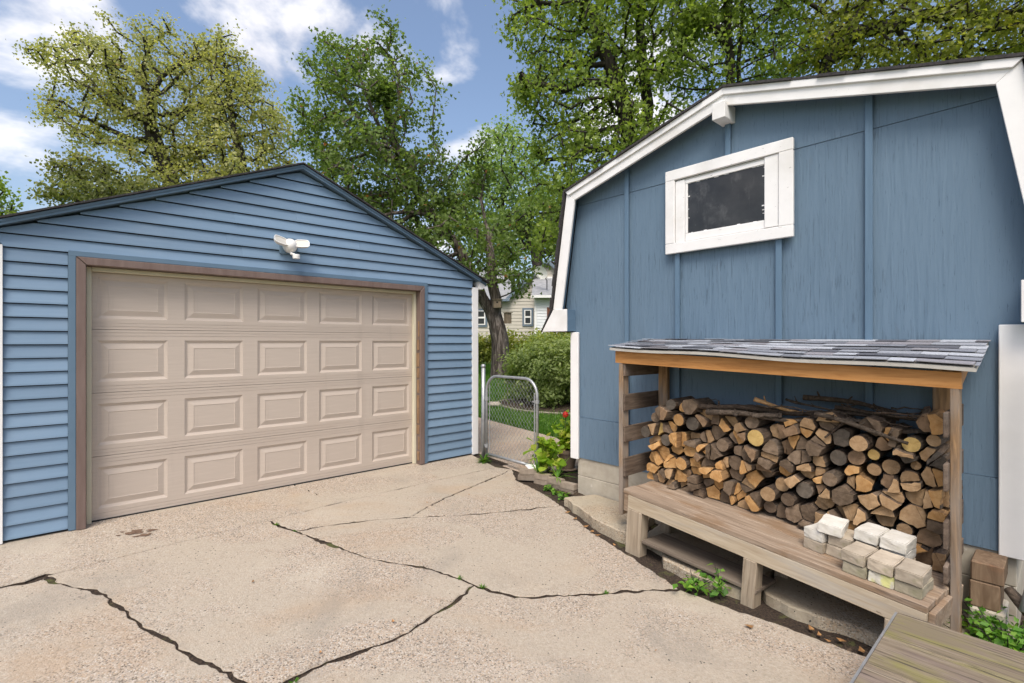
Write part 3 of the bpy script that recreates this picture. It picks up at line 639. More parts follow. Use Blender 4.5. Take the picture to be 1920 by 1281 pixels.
    for b in ((x0, x1, z1 - c, z1), (x0, x0 + c, z0 + c + .001, z1 - c - .001), (x1 - c - .012, x1, z0 + c + .001, z1 - c - .001), (x0, x1, z0, z0 + c)):
        MB().box(b[0], b[1], y0, -.0305, b[2], b[3]).build('casing_board', MT['white_old'], win, .004)
    a0, a1, b0, b1 = x0 + c + .004, x1 - c - .016, z0 + c + .003, z1 - c - .003
    MB().box(a0, a0 + .085, -.048, -.0305, b0, b1 - .012).build('stop_board', MT['white_old'], win, .003)
    MB().box(a1 - .1, a1, -.052, -.0305, b0 + .005, b1).build('stop_board', MT['white_old'], win, .003)
    s0, s1 = a0 + .088, a1 - .103
    MB().box(s0, s1, -.043, -.0305, b0 + .003, b0 + .068).build('sash_rail', MT['white_old'], win, .003)
    MB().box(s0, s1, -.043, -.0305, b1 - .05, b1 - .016).build('sash_rail', MT['white_old'], win, .003)
    MB().box(s0, s0 + .022, -.042, -.0305, b0 + .07, b1 - .052).build('sash_stile', MT['white_old'], win, .003)
    g0, g1, h0, h1 = s0 + .023, s1 - .001, b0 + .069, b1 - .051
    MB().box(g0, g1, -.0335, -.0305, h0, h1).build('pane', MT['glass'], win)
    rr = random.Random(2); m = MB()
    for k in range(26):
        e = rr.random()
        if e < .3: x, z = rr.uniform(g0, g1), h0
        elif e < .6: x, z = rr.uniform(g0, g1), h1
        elif e < .8: x, z = g0, rr.uniform(h0, h1)
        else: x, z = g1, rr.uniform(h0, h1)
        m.box(x - rr.uniform(.004, .022), x + rr.uniform(.004, .022), -.0375, -.0336, z - rr.uniform(.001, .006), z + rr.uniform(.001, .006))
    struct(m.build('old_putty', MT['white_old'], win, .002), 'stuff')
build_shed()

# ------------------------------------------------------------------ old stoop slab, soil, deck
def tp(t, p, z=0.): return M_SHED @ Vector((t, -p, z))
def stoop():
    st = struct(link('stoop', None)); rr = random.Random(4)
    def piece(poly, top, skew=0.):
        P = [];
        for i in range(len(poly)):
            a, b = Vector(poly[i]), Vector(poly[(i + 1) % len(poly)]); n = max(1, int((b - a).length / .05))
            for k in range(n):
                q = a.lerp(b, k / n); P.append((q.x + .02 * mnoise.noise((q.x * 8, q.y * 8, 1)) + rr.uniform(-.006, .006), q.y + .022 * mnoise.noise((q.x * 8, q.y * 8, 5)) + rr.uniform(-.006, .006)))
        W = [tp(a, b) for a, b in P]; W2 = [(v.x, v.y) for v in W]
        slab_obj('broken_slab', [([Vector(q) for q in W2 + W2[:1]], 0.)], st, MT['slab'], top, .2, zf=lambda x, y: zg(x, y) * .6 - .045 + skew * (sval(x, y) - 2), lip=.016, soiled=False)
    piece([(.13, .35), (.16, .2), (.26, .02), (.92, .015), (1.0, .3), (1.08, .6), (.86, .60), (.635, .545), (.4, .44)], .07)
    piece([(1.02, .02), (2.05, .02), (2.06, .74), (1.75, .80), (1.45, .72), (1.32, .56), (1.1, .5)], .035)
    piece([(2.08, .02), (3.25, .02), (3.28, .62), (2.75, .68), (2.4, .72), (2.2, .70), (2.1, .62)], .03)
    # soil between stoop and driveway and round the shed foot
    m = MB(); V = []; n = 40
    pts = [(-.62 + 4.4 * i / n, .0) for i in range(n + 1)]
    so_ = []
    for i in range(n + 1):
        t = -.3 + 4.0 * i / n
        for j, p in enumerate((-.05, .2, .45, .7, .95)):
            v = tp(t, p); z = zg(v.x, v.y) - .028 + .012 * mnoise.noise((v.x * 5, v.y * 5, 2)); so_.append((v.x, v.y, z))
    F = [(i * 5 + j, i * 5 + j + 1, i * 5 + j + 6, i * 5 + j + 5) for i in range(n) for j in range(4)]
    struct(link('soil', np_mesh('soil', so_, F, MT['soil'])))
stoop()
def deck():
    o = thing('deck', 'mossy weathered wooden deck corner beside the brick stack', 'deck', M_SHED @ Matrix.Translation((2.893, -1.043, .2)))
    for k in range(7):
        MB().box(.004, 2.6, -.286 * (k + 1) + .003, -.286 * k, -.036, 0).build('deck_board', MT['deck'], o, .003)
    MB().box(.02, .058, -2.0, -.02, -.2, -.0375).build('rim_joist', MT['leg'], o, .003); MB().box(.06, 2.6, -.058, -.02, -.2, -.0375).build('rim_joist', MT['leg'], o, .003)
    for x, y in ((.062, -.15), (.062, -1.9), (2.4, -.15), (2.4, -1.9)): MB().box(x, x + .09, y, y + .09, -.42, -.037).build('deck_post', MT['leg'], o)
    MB().box(-.006, .0035, -2.0, -.0, -.034, -.003).build('edge_strip', MT['galv'], o)
deck()

# ------------------------------------------------------------------ platform the wood stands on
PA, PB = Vector((1.089, -.7, .3285)), Vector((2.985, -.88, .199)); ex = (PB - PA).normalized(); ey = Vector((.18, 1.9, 0)).normalized(); ez = ex.cross(ey).normalized(); ey = ez.cross(ex)
PLEN = (PB - PA).length
M_PLAT = M_SHED @ Matrix(((ex.x, ey.x, ez.x, PA.x), (ex.y, ey.y, ez.y, PA.y), (ex.z, ey.z, ez.z, PA.z), (0, 0, 0, 1)))
def platz(t, p):      # platform top in shed coordinates
    return PA.z - (ez.x * (t - PA.x) + ez.y * (-p - PA.y)) / ez.z
def platform():
    o = thing('wooden_platform', 'low weathered plank platform on short posts carrying the firewood', 'platform', M_PLAT)
    ys = [0, .14, .285, .43, .575]
    for k in range(4):
        MB().box(-.02 + (.01 if k % 2 else 0), PLEN + (.004 * k), ys[k] + .003, ys[k + 1] - .003, -.036, 0).build('top_plank', MT['plank'], o, .004)
    MB().box(.03, PLEN - .002, .004, .042, -.142, -.0365).build('front_board', MT['pine'], o, .003)
    MB().box(.0, PLEN, .53, .568, -.142, -.0365).build('rear_board', MT['pine'], o, .003)
    MB().box(-.012, .028, .006, .55, -.175, -.0365).build('end_board', MT['plank'], o, .003); MB().box(PLEN - .0015, PLEN + .026, .03, .55, -.135, -.0365).build('end_board', MT['plank'], o, .003)
    for x, wd, y in ((.03, .14, .044), (.98, .088, .044), (1.74, .088, .044), (.03, .088, .44), (.98, .088, .44), (1.74, .088, .44)):
        p0 = M_PLAT @ Vector((x + wd / 2, y + .04, 0)); g = zg(p0.x, p0.y) - .03; h = (p0.z - g)
        xx = x if y > .4 else x
        MB().box(xx, xx + wd, (y - .042 if (y < .4) else y), y + (.09 if y > .4 else .05), -h, (-.1425 if y < .4 else -.0368)).build('leg', MT['leg'], o, .004)
platform()
b = MB(); b.box(0, .9, 0, .26, 0, .022)
pos = tp(1.30, .66); tag(b.build('loose_board', MT['darkboard'], None, .003, mw=Matrix.Translation((0, 0, 0)) @ M_SHED @ Matrix.Translation((1.24, -.70, -.056)) @ Matrix.Rotation(R(-6), 4, 'Z') @ Matrix.Rotation(R(2.), 4, 'Y')), 'dark damp board lying on broken concrete beneath the platform', 'board')

# ------------------------------------------------------------------ shelter over the wood
def shelter():
    o = thing('firewood_shelter', 'open timber firewood shelter with a small shingled lean-to roof', 'shelter', M_SHED)
    zb = lambda t: 1.522 - .006 * (t - .858); zf = lambda t: 1.448 - .0365 * (t - .862) - .006 * math.sin((t - .86) * 5.5)
    T0, T1, PF = .862, 3.135, .60
    # sagging roof deck
    n = 24; v = []; f = []
    for i in range(n + 1):
        t = T0 + (T1 - T0) * i / n
        for p, dz in ((.012, 0), (PF, 0), (PF, -.02), (.012, -.02)):
            v.append((t, -p, (zb(t) if p < .1 else zf(t)) + dz))
    for i in range(n):
        for k in range(4): f.append((i * 4 + k, (i + 1) * 4 + k, (i + 1) * 4 + (k + 1) % 4, i * 4 + (k + 1) % 4))
    f += [(0, 1, 2, 3), (n * 4 + 3, n * 4 + 2, n * 4 + 1, n * 4)]
    rd = MB().add(v, f).build('roof_deck', MT['drip'], o)
    def rp(t, q, dz):  # q: 0 at the back, 1 at the eave
        return (t, -(.012 + (PF - .012) * q), zb(t) + (zf(t) - zb(t)) * q + dz)
    rr = random.Random(12); NR = 7
    cols = [(.155, .165, .19), (.205, .217, .25), (.27, .285, .32), (.38, .40, .44), (.235, .23, .252), (.10, .105, .125)]
    sm = [surf('shingle_%s' % nm, [(.3, tuple(c * .72 for c in cl)), (.7, tuple(c * 1.2 for c in cl))], (140, 140, 140), .95, .8, .003, 3) for nm, cl in zip(('slate', 'grey', 'light', 'pale', 'mauve', 'dark'), cols)]
    for r in range(NR):
        q0, q1 = r / NR - (.0 if r == 0 else .05), (r + 1) / NR + .012
        t = T0 - rr.uniform(0, .2)
        while t < T1:
            wdt = rr.choice((.12, .16, .2, .24)); a, b_ = max(t, T0 - .012), min(t + wdt - .003, T1 + .012); t += wdt
            if b_ - a < .015: continue
            lift = rr.choice((0, .0035, .001, .006)); z0, z1 = .0015 + .001 * r, .0125 + lift + .0008 * r
            vv = [rp(a, q0, z0), rp(b_, q0, z0), rp(b_, q1, z1), rp(a, q1, z1)]; vb = [rp(a, q0, z0 - .001), rp(b_, q0, z0 - .001), rp(b_, q1, z1 - .0045), rp(a, q1, z1 - .0045)]
            MB().add(vv + vb, [(0, 3, 2, 1), (4, 5, 6, 7), (3, 7, 6, 2), (0, 4, 7, 3), (1, 2, 6, 5)]).build('shingle', sm[rr.choice((0, 1, 1, 2, 2, 3, 3, 4, 4, 5))], rd)
    # header along the eave, following its slope
    hz = lambda t: zf(t) - .022
    v = []; f = []
    for i in range(n + 1):
        t = .888 + (3.075 - .888) * i / n; zz = 1.4245 - .0372 * (t - .862) - .004
        for y, dz in ((-.555, 0), (-.517, 0), (-.517, -.098 + .012 * i / n), (-.555, -.098 + .012 * i / n)): v.append((t, y, zz + dz))
    for i in range(n):
        for k in range(4): f.append((i * 4 + k, i * 4 + (k + 1) % 4, (i + 1) * 4 + (k + 1) % 4, (i + 1) * 4 + k))
    f += [(3, 2, 1, 0), (n * 4, n * 4 + 1, n * 4 + 2, n * 4 + 3)]
    MB().add(v, f).build('header', MT['header'], o)
    for t in (.93, 3.05):
        z = zf(t) - .027; m = MB(); m.add([(t - .02, -.5165, z - .085), (t + .02, -.5165, z - .085), (t + .02, -.5165, z - .0), (t - .02, -.5165, z - .0), (t - .02, -.02, zb(t) - .11), (t + .02, -.02, zb(t) - .11), (t + .02, -.02, zb(t) - .026), (t - .02, -.02, zb(t) - .026)],
               [(0, 1, 2, 3), (5, 4, 7, 6), (0, 4, 5, 1), (1, 5, 6, 2), (2, 6, 7, 3), (3, 7, 4, 0)]); m.build('rafter', MT['header'], o)
    def gz(t, p): v_ = tp(t, p); return zg(v_.x, v_.y) - .03
    MB().box(.92, .958, -.553, -.464, .055, 1.316).build('post', MT['post'], o, .003)
    MB().box(3.028, 3.066, -.553, -.464, gz(3.04, .5), 1.26).build('post', MT['post'], o, .003)
    MB().box(1.0, 1.09, -.075, -.037, .05, 1.39).build('post', MT['post'], o, .003)
    MB().box(2.89, 2.98, -.075, -.037, -.1, 1.37).build('post', MT['post'], o, .003)
    for z0, z1 in ((1.21, 1.315), (.925, 1.06), (.66, .795), (.375, .53)):
        MB().box(.9585, .978, -.545, -.03, z0, z1).build('side_slat', MT['slat'], o, .003)
    for z0, z1 in ((1.0, 1.13), (.72, .86), (.42, .56), (.24, .33)):
        MB().box(3.0085, 3.0275, -.62, -.03, z0, z1).build('side_slat', MT['slat'], o, .003)
shelter()

# ------------------------------------------------------------------ firewood: one object per log
SEEDS = """1.116,0.351,wo 1.137,0.526,wo 1.147,0.663,wo 1.177,0.784,wy 1.197,0.385,wt 1.207,0.579,wo 1.247,0.917,wb 1.262,0.795,wg 1.291,0.334,wg 1.291,0.527,wo 1.306,0.42,wo 1.315,0.889,rd 1.325,0.637,wo 1.372,0.723,wo 1.391,0.532,ro 1.391,0.872,ro 1.396,0.958,wo 1.405,0.427,wo 1.423,0.345,wg 1.474,0.661,wo 1.483,0.722,wg 1.501,0.488,wo 1.501,0.547,wo 1.545,0.321,wg 1.545,0.614,wb 1.58,0.429,wg 1.58,0.67,wo 1.58,0.761,wg 1.598,0.565,wo 1.64,0.343,wo 1.666,0.806,wg 1.699,0.421,wo 1.72,0.494,wo 1.724,0.604,wo 1.732,0.339,wg 1.732,0.726,rg 1.785,0.415,wo 1.805,0.519,wg 1.813,0.794,wg 1.828,0.377,wo 1.828,0.709,wg 1.86,0.848,wb 1.875,0.31,wt 1.891,0.462,wg 1.898,0.596,wo 1.925,0.915,rg 1.933,0.703,wg 1.944,0.52,wo 1.951,0.359,wo 1.981,0.826,ry 2.018,0.595,wg 2.05,0.451,rt 2.054,0.678,wg 2.118,0.51,rt 2.125,0.333,wg 2.159,0.785,wb 2.166,0.436,rg 2.166,0.631,wo 2.186,0.906,wb 2.207,0.34,wg 2.207,0.573,wt 2.22,0.816,wg 2.24,0.725,wg 2.279,0.272,wg 2.279,0.509,rd 2.279,0.645,wt 2.292,0.361,wg 2.302,0.928,wo 2.349,0.8,wg 2.356,0.632,wo 2.368,0.719,wt 2.374,0.354,wt 2.387,0.449,wt 2.393,0.527,wt 2.418,0.978,wg 2.436,0.62,rg 2.46,0.397,wt 2.484,0.89,wd 2.501,0.531,wg 2.554,0.435,wt 2.554,0.698,wo 2.554,0.772,rb 2.582,0.63,wt 2.588,0.881,rt 2.627,0.533,wt 2.63,0.808,ry 2.632,0.7,rt 2.632,0.971,wg 2.708,0.448,wt 2.732,0.758,rt 2.735,0.668,wt 2.75,0.568,wt 2.75,0.928,wg 2.822,0.414,rt 2.822,0.831,wd 2.829,0.694,wt 2.844,0.778,rt 2.844,0.91,ry 2.847,0.484,wt 2.871,0.596,wt 2.91,0.852,wd 2.925,0.928,rt 2.929,1.027,wb 2.934,0.734,wt 2.943,0.485,wg 2.953,0.811,wd 2.967,0.619,wt"""
def firewood():
    rr = random.Random(21); S = []
    for it in SEEDS.split():
        t, z, k = it.split(','); S.append((float(t), float(z), k))
    top = lambda t: (.90 + .12 * min(1, max(0, (t - 1.1) / .15)) if t < 1.5 else .97 - .06 * math.sin((t - 1.5) * 2.2) + (.06 if t > 2.2 else 0)) - .02
    bot = lambda t: platz(t, .3) + .002
    # fill holes in the pile
    tries = 0
    while tries < 5000:
        tries += 1; t = rr.uniform(1.09, 2.97); z = rr.uniform(bot(t) + .035, top(t))
        if all((t - q[0]) ** 2 + (z - q[1]) ** 2 > .0068 for q in S): S.append((t, z, rr.choice(('wg', 'wt', 'wo', 'wg', 'wb', 'rg', 'rd'))))
    LAB = {'wo': 'split wedge with fresh orange end', 'wt': 'split wedge with tan end', 'wg': 'split piece with weathered end', 'wb': 'split piece with brown end',
           'wy': 'split wedge with yellow end', 'wd': 'dark damp split log', 'ro': 'round log with orange end', 'rt': 'round log with tan end', 'rg': 'round log with weathered ringed end',
           'ry': 'round log with yellow end', 'rb': 'round log with brown end', 'rd': 'round log with blackened end'}
    S2 = []
    for q in S: S2.append(q)
    S = S2
    WT = {(q[0], q[1]): rr.uniform(-.0009, .0009) for q in S}; cells = []
    for (t, z, k) in S:
        rm = .075 if k[0] == 'w' else .062; th0 = rr.uniform(0, 1); cell = [(t + rm * 1.1 * math.cos(th0 + a * math.pi / 3.5), z + rm * math.sin(th0 + a * math.pi / 3.5)) for a in range(7)]
        def half(poly, px, pz, nx, nz):
            out = []
            for i in range(len(poly)):
                a, b_ = poly[i - 1], poly[i]; da = (a[0] - px) * nx + (a[1] - pz) * nz; db = (b_[0] - px) * nx + (b_[1] - pz) * nz
                if (da > 0) != (db > 0):
                    q = da / (da - db); out.append((a[0] + (b_[0] - a[0]) * q, a[1] + (b_[1] - a[1]) * q))
                if db <= 0: out.append(b_)
            return out
        for (t2, z2, k2) in S:
            dx, dz = t2 - t, z2 - z; dd = dx * dx + dz * dz
            if 1e-9 < dd < .08:
                bias = .5 + (.06 if k[0] == 'r' and k2[0] == 'w' else -.06 if k[0] == 'w' and k2[0] == 'r' else 0) + (WT[(t, z)] - WT[(t2, z2)]) / max(dd, .004)
                cell = half(cell, t + dx * bias, z + dz * bias, dx, dz)
        zb_ = bot(t); cell = half(cell, t, zb_, 0, -1); cell = half(cell, 1.04, z, -1, 0); cell = half(cell, 2.995, z, 1, 0)
        if len(cell) < 3: continue
        cells.append((cell, t, z, k))
    out = []
    for cell, t, z, k in cells:                       # split many of the wedges once more, as an axe would
        ar = abs(sum(cell[i - 1][0] * cell[i][1] - cell[i][0] * cell[i - 1][1] for i in range(len(cell)))) / 2
        if k[0] == 'w' and ar > .0062 and rr.random() < .72:
            cx_, cz_ = sum(p[0] for p in cell) / len(cell), sum(p[1] for p in cell) / len(cell); a = rr.uniform(0, 3.14); cx_ += rr.uniform(-.015, .015); nx, nz = math.cos(a), math.sin(a)
            for sg in (1, -1):
                c2 = half(cell, cx_, cz_, nx * sg, nz * sg)
                if len(c2) >= 3: out.append((c2, t + .001 * sg, z, k if sg > 0 else 'w' + rr.choice(('o', 't', 't', 'b', 'g', k[1]))))
        else: out.append((cell, t, z, k))
    for cell, t, z, k in out:
        C = Vector((sum(p[0] for p in cell) / len(cell), sum(p[1] for p in cell) / len(cell)))
        P = [Vector(p) - C for p in cell]
        if k[0] == 'r':
            # ellipse fitted into the cell
            def supp(th):
                dv = Vector((math.cos(th), math.sin(th))); best = 9
                for i in range(len(P)):
                    a, e = P[i - 1], P[i] - P[i - 1]; nv = Vector((e.y, -e.x))
                    if nv.length < 1e-6: continue
                    nv.normalize(); d0 = nv.dot(a)
                    if d0 < 0: nv, d0 = -nv, -d0
                    best = min(best, d0)
                return best
            r0 = supp(0) * 1.06; n = 16; poly = []
            for i in range(n):
                th = 2 * math.pi * i / n; poly.append((Vector((math.cos(th), math.sin(th))) * r0 * (1 + .07 * mnoise.noise((math.cos(th) * 1.3 + t * 9, math.sin(th) * 1.3, z * 9))), 1))
            pith = Vector((rr.uniform(-.15, .15) * r0, rr.uniform(-.15, .15) * r0))
        else:
            # split wedge: keep corners, round the side that was the outside of the tree
            m = len(P); shr = rr.uniform(.86, .95); P = [p * shr for p in P]; far = max(range(m), key=lambda i: P[i].length); pith = P[far] * rr.uniform(.8, 1.25)
            rmax = max((p - pith).length for p in P) * .93; poly = []
            for i in range(m):
                a, b_ = P[i], P[(i + 1) % m]; q = max(1, int((b_ - a).length / .022))
                for j in range(q):
                    p = a.lerp(b_, j / q); dv = p - pith; bark = 0
                    if dv.length > rmax: p = pith + dv.normalized() * (rmax + .10 * (dv.length - rmax)); bark = 1
                    elif dv.length > rmax * .93: bark = 1
                    p = p + Vector((rr.uniform(-1, 1), rr.uniform(-1, 1))) * .0038
                    poly.append((p, bark))
        n = len(poly); L = rr.uniform(.27, .33); front = -.355 + rr.uniform(-.07, .045) - (.04 if rr.random() < .12 else 0)
        tilt = Vector((rr.uniform(-.12, .12), rr.uniform(-.06, .06)))
        if k[0] == 'r': tilt = Vector((rr.uniform(.0, .12), rr.uniform(-.01, .05)))
        V = []; F = []; MI = []
        rings = (0., .008, L * .35, L * .7, L)
        for y in rings:
            sc_ = .955 if y == 0 else 1
            sc_ *= 1 + .03 * mnoise.noise((t * 7, z * 7, y * 8))
            for p, bk in poly:
                lump = 1 + .035 * mnoise.noise((p.x * 40 + t * 5, p.y * 40 + z * 5, y * 9)) * (0 if y < .01 else 1)
                q = p * sc_ * lump
                V.append((q.x - pith.x + tilt.x * y, y + (.004 * mnoise.noise((p.x * 60, p.y * 60, t * 20)) if y < .01 else 0) + ((p.x + p.y) * .12 * math.sin(t * 40) if y < .01 else 0), q.y - pith.y + tilt.y * y))
        for a in range(len(rings) - 1):
            for i in range(n):
                j = (i + 1) % n; F.append((a * n + i, a * n + j, (a + 1) * n + j, (a + 1) * n + i)); bk = poly[i][1]
                MI.append(0 if a == 0 and not bk else (1 if bk else 2))
        c = len(V); mx = sum(v[0] for v in V[:n]) / n; mz = sum(v[2] for v in V[:n]) / n; V.append((mx, sum(v[1] for v in V[:n]) / n - .001, mz))
        for i in range(n): F.append((c, (i + 1) % n, i)); MI.append(0)
        F.append(tuple(range(4 * n, 5 * n))); MI.append(0)
        me = bpy.data.meshes.new('log'); me.from_pydata(V, [], F)
        for mt in (ENDS[k[1]], rr.choice(BARKS), SPLIT[0] if k[1] in 'oy' else SPLIT[1]): me.materials.append(mt)
        me.polygons.foreach_set('material_index', MI)
        bm = bmesh.new(); bm.from_mesh(me); bmesh.ops.recalc_face_normals(bm, faces=bm.faces); bm.to_mesh(me); bm.free(); me.update()
        o = link('firewood_log' if k[0] == 'r' else 'split_log', me, None, M_SHED @ Matrix.Translation((C.x + pith.x, front, C.y + pith.y)))
        zr = (z - bot(t)) / (.95 - bot(t)); lay = ('lying on the platform', 'low in the stack', 'halfway up the stack', 'high in the stack', 'on top of the stack')[min(4, max(0, int(zr * 5)))]
        tr_ = (t - 1.06) / 1.93; alo = ('at the slatted end', 'near the slatted end', 'under the branches', 'behind the pavers', 'beside the end post')[min(4, int(tr_ * 5))]
        far_ = max((p.length for p, _ in poly)); lab = ('large ' if far_ > .066 else 'thin ' if far_ < .046 else '') + LAB[k] + ', ' + lay + ' ' + alo
        tag(o, lab, 'log', 'firewood stacked under the shelter')
firewood()
def sticks():
    rr = random.Random(5)
    L = [((1.42, .40, 1.00), (2.75, .20, 1.03), .021, BARKS[1], 'long reddish brown branch lying along the top of the woodpile'),
         ((1.62, .41, .965), (2.62, .28, .985), .019, BARKS[0], 'long grey flaking branch lying below the reddish one'),
         ((1.95, .36, 1.085), (2.3, .22, 1.0), .014, SPLIT[0], 'short pale split stick sticking up from the woodpile top'),
         ((2.35, .40, 1.03), (2.83, .42, .93), .016, BARKS[0], 'mottled branch slanting down over the right half of the woodpile'),
         ((2.2, .15, 1.12), (2.72, .12, 1.06), .018, BARKS[1], 'thick brown branch at the back of the woodpile top'),
         ((2.42, .25, 1.065), (2.9, .22, 1.04), .013, BARKS[1], 'thin dark branch near the right post on the woodpile'),
         ((2.1, .2, 1.10), (2.5, .3, 1.03), .009, BARKS[0], 'thin bent twig on top of the woodpile'),
         ((2.52, .30, 1.02), (2.40, .385, .88), .011, BARKS[1], 'short dark stick hanging down the face of the woodpile')]
    for a, b_, r, mt, lb in L:
        A, B_ = Vector((a[0], -a[1], a[2])), Vector((b_[0], -b_[1], b_[2])); n = 10; pts = []; rd = []
        for i in range(n + 1):
            q = A.lerp(B_, i / n); pts.append(q + Vector((0, mnoise.noise((q.x * 3, r * 99, 0)), mnoise.noise((q.x * 3, r * 99, 7)))) * .028); rd.append(r * (1.1 - .5 * i / n) * (1 + .18 * mnoise.noise((q.x * 20, r * 50, 2))))
        m = MB(); m.tube(pts, rd, 8)
        for i in range(2, n, 3):
            m.tube([pts[i], pts[i] + Vector((rr.uniform(-.03, .03), rr.uniform(-.04, .0), rr.uniform(.02, .06)))], [r * .5, r * .25], 5)
        tag(m.build('branch', mt, None, 0, True, M_SHED), lb, 'branch', None)
    for i in range(16):                                # loose twigs and bark curls over the top of the pile
        t0 = rr.uniform(1.35, 2.7); L_ = min(rr.uniform(.12, .42), 2.94 - t0); p0 = rr.uniform(.12, .40); z0 = .985 + rr.uniform(-.01, .07) + (.03 if t0 > 2.1 else 0); a = rr.uniform(-.35, .35); r = rr.uniform(.004, .009)
        pts = [Vector((t0 + L_ * k / 5 * math.cos(a), -p0 + L_ * k / 5 * math.sin(a), z0 + .03 * mnoise.noise((t0 * 7, k * .6, i)) + rr.uniform(-.004, .004))) for k in range(6)]
        tag(MB().tube(pts, [r * (1.1 - .12 * k) for k in range(6)], 5).build('twig', rr.choice(BARKS), None, 0, True, M_SHED), 'thin dry twig lying loose on top of the woodpile', 'twig', 'twigs on top of the woodpile')
    for i in range(12):
        t0 = rr.uniform(1.3, 2.85); L_ = rr.uniform(.10, .22); w_ = rr.uniform(.025, .05); n = 5; V = []; F = []
        for k in range(6):
            for j in range(n):
                th = (j / (n - 1) - .5) * 2.0; V.append((t0 + L_ * k / 5, w_ * math.sin(th), w_ * (math.cos(th) - .6) + .01 * mnoise.noise((k * .7, j, i))))
        for k in range(5):
            for j in range(n - 1): F.append((k * n + j, (k + 1) * n + j, (k + 1) * n + j + 1, k * n + j + 1))
        c0 = Vector((t0 + L_ / 2, 0, 0)); Mx = Matrix.Translation((t0, -rr.uniform(.18, .38), .965 + rr.uniform(0, .04))) @ Matrix.Rotation(rr.uniform(-.5, .5), 4, 'Z') @ Matrix.Rotation(rr.uniform(-.2, .2), 4, 'Y')
        V = [Mx @ (Vector(v) - c0) for v in V]; V += [v - Vector((0, 0, .005)) for v in V]; o_ = n * 6; F += [tuple(q + o_ for q in f[::-1]) for f in F]
        tag(MB().add(V, F).build('bark_strip', rr.choice(BARKS), None, 0, False, M_SHED), 'curled strip of loose bark on top of the woodpile', 'bark', 'bark strips on top of the woodpile')
sticks()

# ------------------------------------------------------------------ pavers stacked on the platform
def pavers():
    rr = random.Random(9); W, DP, Hh = .114, .195, .062
    def paver(t0, pf, layer, mat, label, w_=W, dp=DP, yaw=0., h=Hh, lean=0.):
        bm = bmesh.new(); bmesh.ops.create_cube(bm, size=1)
        for v in bm.verts: v.co = Vector((v.co.x * w_, v.co.y * dp, v.co.z * h))
        bmesh.ops.bevel(bm, geom=list(bm.edges), offset=.0045, segments=2, affect='EDGES')
        bmesh.ops.subdivide_edges(bm, edges=[e for e in bm.edges if e.calc_length() > .03], cuts=3, use_grid_fill=True)
        sd = rr.uniform(0, 50)
        for v in bm.verts: v.co += v.co.normalized() * (.0055 * mnoise.noise(v.co * 20 + Vector((sd, 0, 0))) + .0028 * mnoise.noise(v.co * 75 + Vector((0, sd, 0))))
        me = bpy.data.meshes.new('paver'); bm.to_mesh(me); bm.free(); me.materials.append(mat)
        tc = t0 + w_ / 2; pc = pf - dp / 2; z = platz(tc, pc) + (layer + .5) * (Hh + .001)
        T = M_SHED @ Matrix.Translation((tc, -pc, z)) @ Matrix((( ex.x, ey.x, ez.x, 0), (ex.y, ey.y, ez.y, 0), (ex.z, ey.z, ez.z, 0), (0, 0, 0, 1))) @ Matrix.Rotation(R(yaw + rr.uniform(-2, 2)), 4, 'Z') @ Matrix.Rotation(R(lean), 4, 'Y')
        tag(link('paver', me, None, T), label, 'brick', 'pavers stacked on the platform')
    TAN, WH, MO, YE = MT['paver'], MT['paver_white'], MT['paver_moss'], MT['paver_yellow']
    f0 = 2.615
    paver(f0, .815, 0, MO, 'dark mossy paver in the lower front row, at the woodpile end of it')
    paver(f0 + .118, .82, 0, YE, 'white paver with a yellow lichen patch in the lower front row')
    paver(f0 + .236, .825, 0, MO, 'mossy paver in the lower front row, beside the platform end')
    paver(f0 - .004, .82, 1, TAN, 'tan paver in the upper front row above the dark mossy one')
    paver(f0 + .116, .825, 1, TAN, 'tan paver in the upper front row above the lichen paver')
    paver(f0 + .235, .835, 1, TAN, 'tan paver in the upper front row beside the platform end', yaw=3)
    paver(2.375, .665, 0, TAN, 'grey tan paver at the foot of the stack, farthest along the platform', yaw=-4)
    paver(2.494, .655, 0, TAN, 'grey tan paver in the bottom layer next to the end paver', yaw=-3)
    paver(2.378, .66, 1, WH, 'white rounded paver in the second layer at the far end of the stack', yaw=-5)
    paver(2.497, .65, 1, TAN, 'tan paver wedged under the tilted pale greenish paver')
    paver(2.625, .60, 0, TAN, 'tan paver in the bottom layer of the rear row'); paver(2.745, .60, 0, TAN, 'rear bottom paver below the white pavers')
    paver(2.625, .60, 1, TAN, 'rear second-layer paver under the first white paver'); paver(2.745, .60, 1, WH, 'pale rear second-layer paver under the end white paver')
    paver(2.435, .67, 2, WH, 'pale paver with green edges lying askew on top of the stack', w_=.125, yaw=12, lean=2)
    paver(2.62, .615, 2, WH, 'chalk white paver on top of the stack, next to the askew one', w_=.118)
    paver(2.742, .62, 2, WH, 'chalk white paver on top of the stack at its outer end', w_=.122)
pavers()

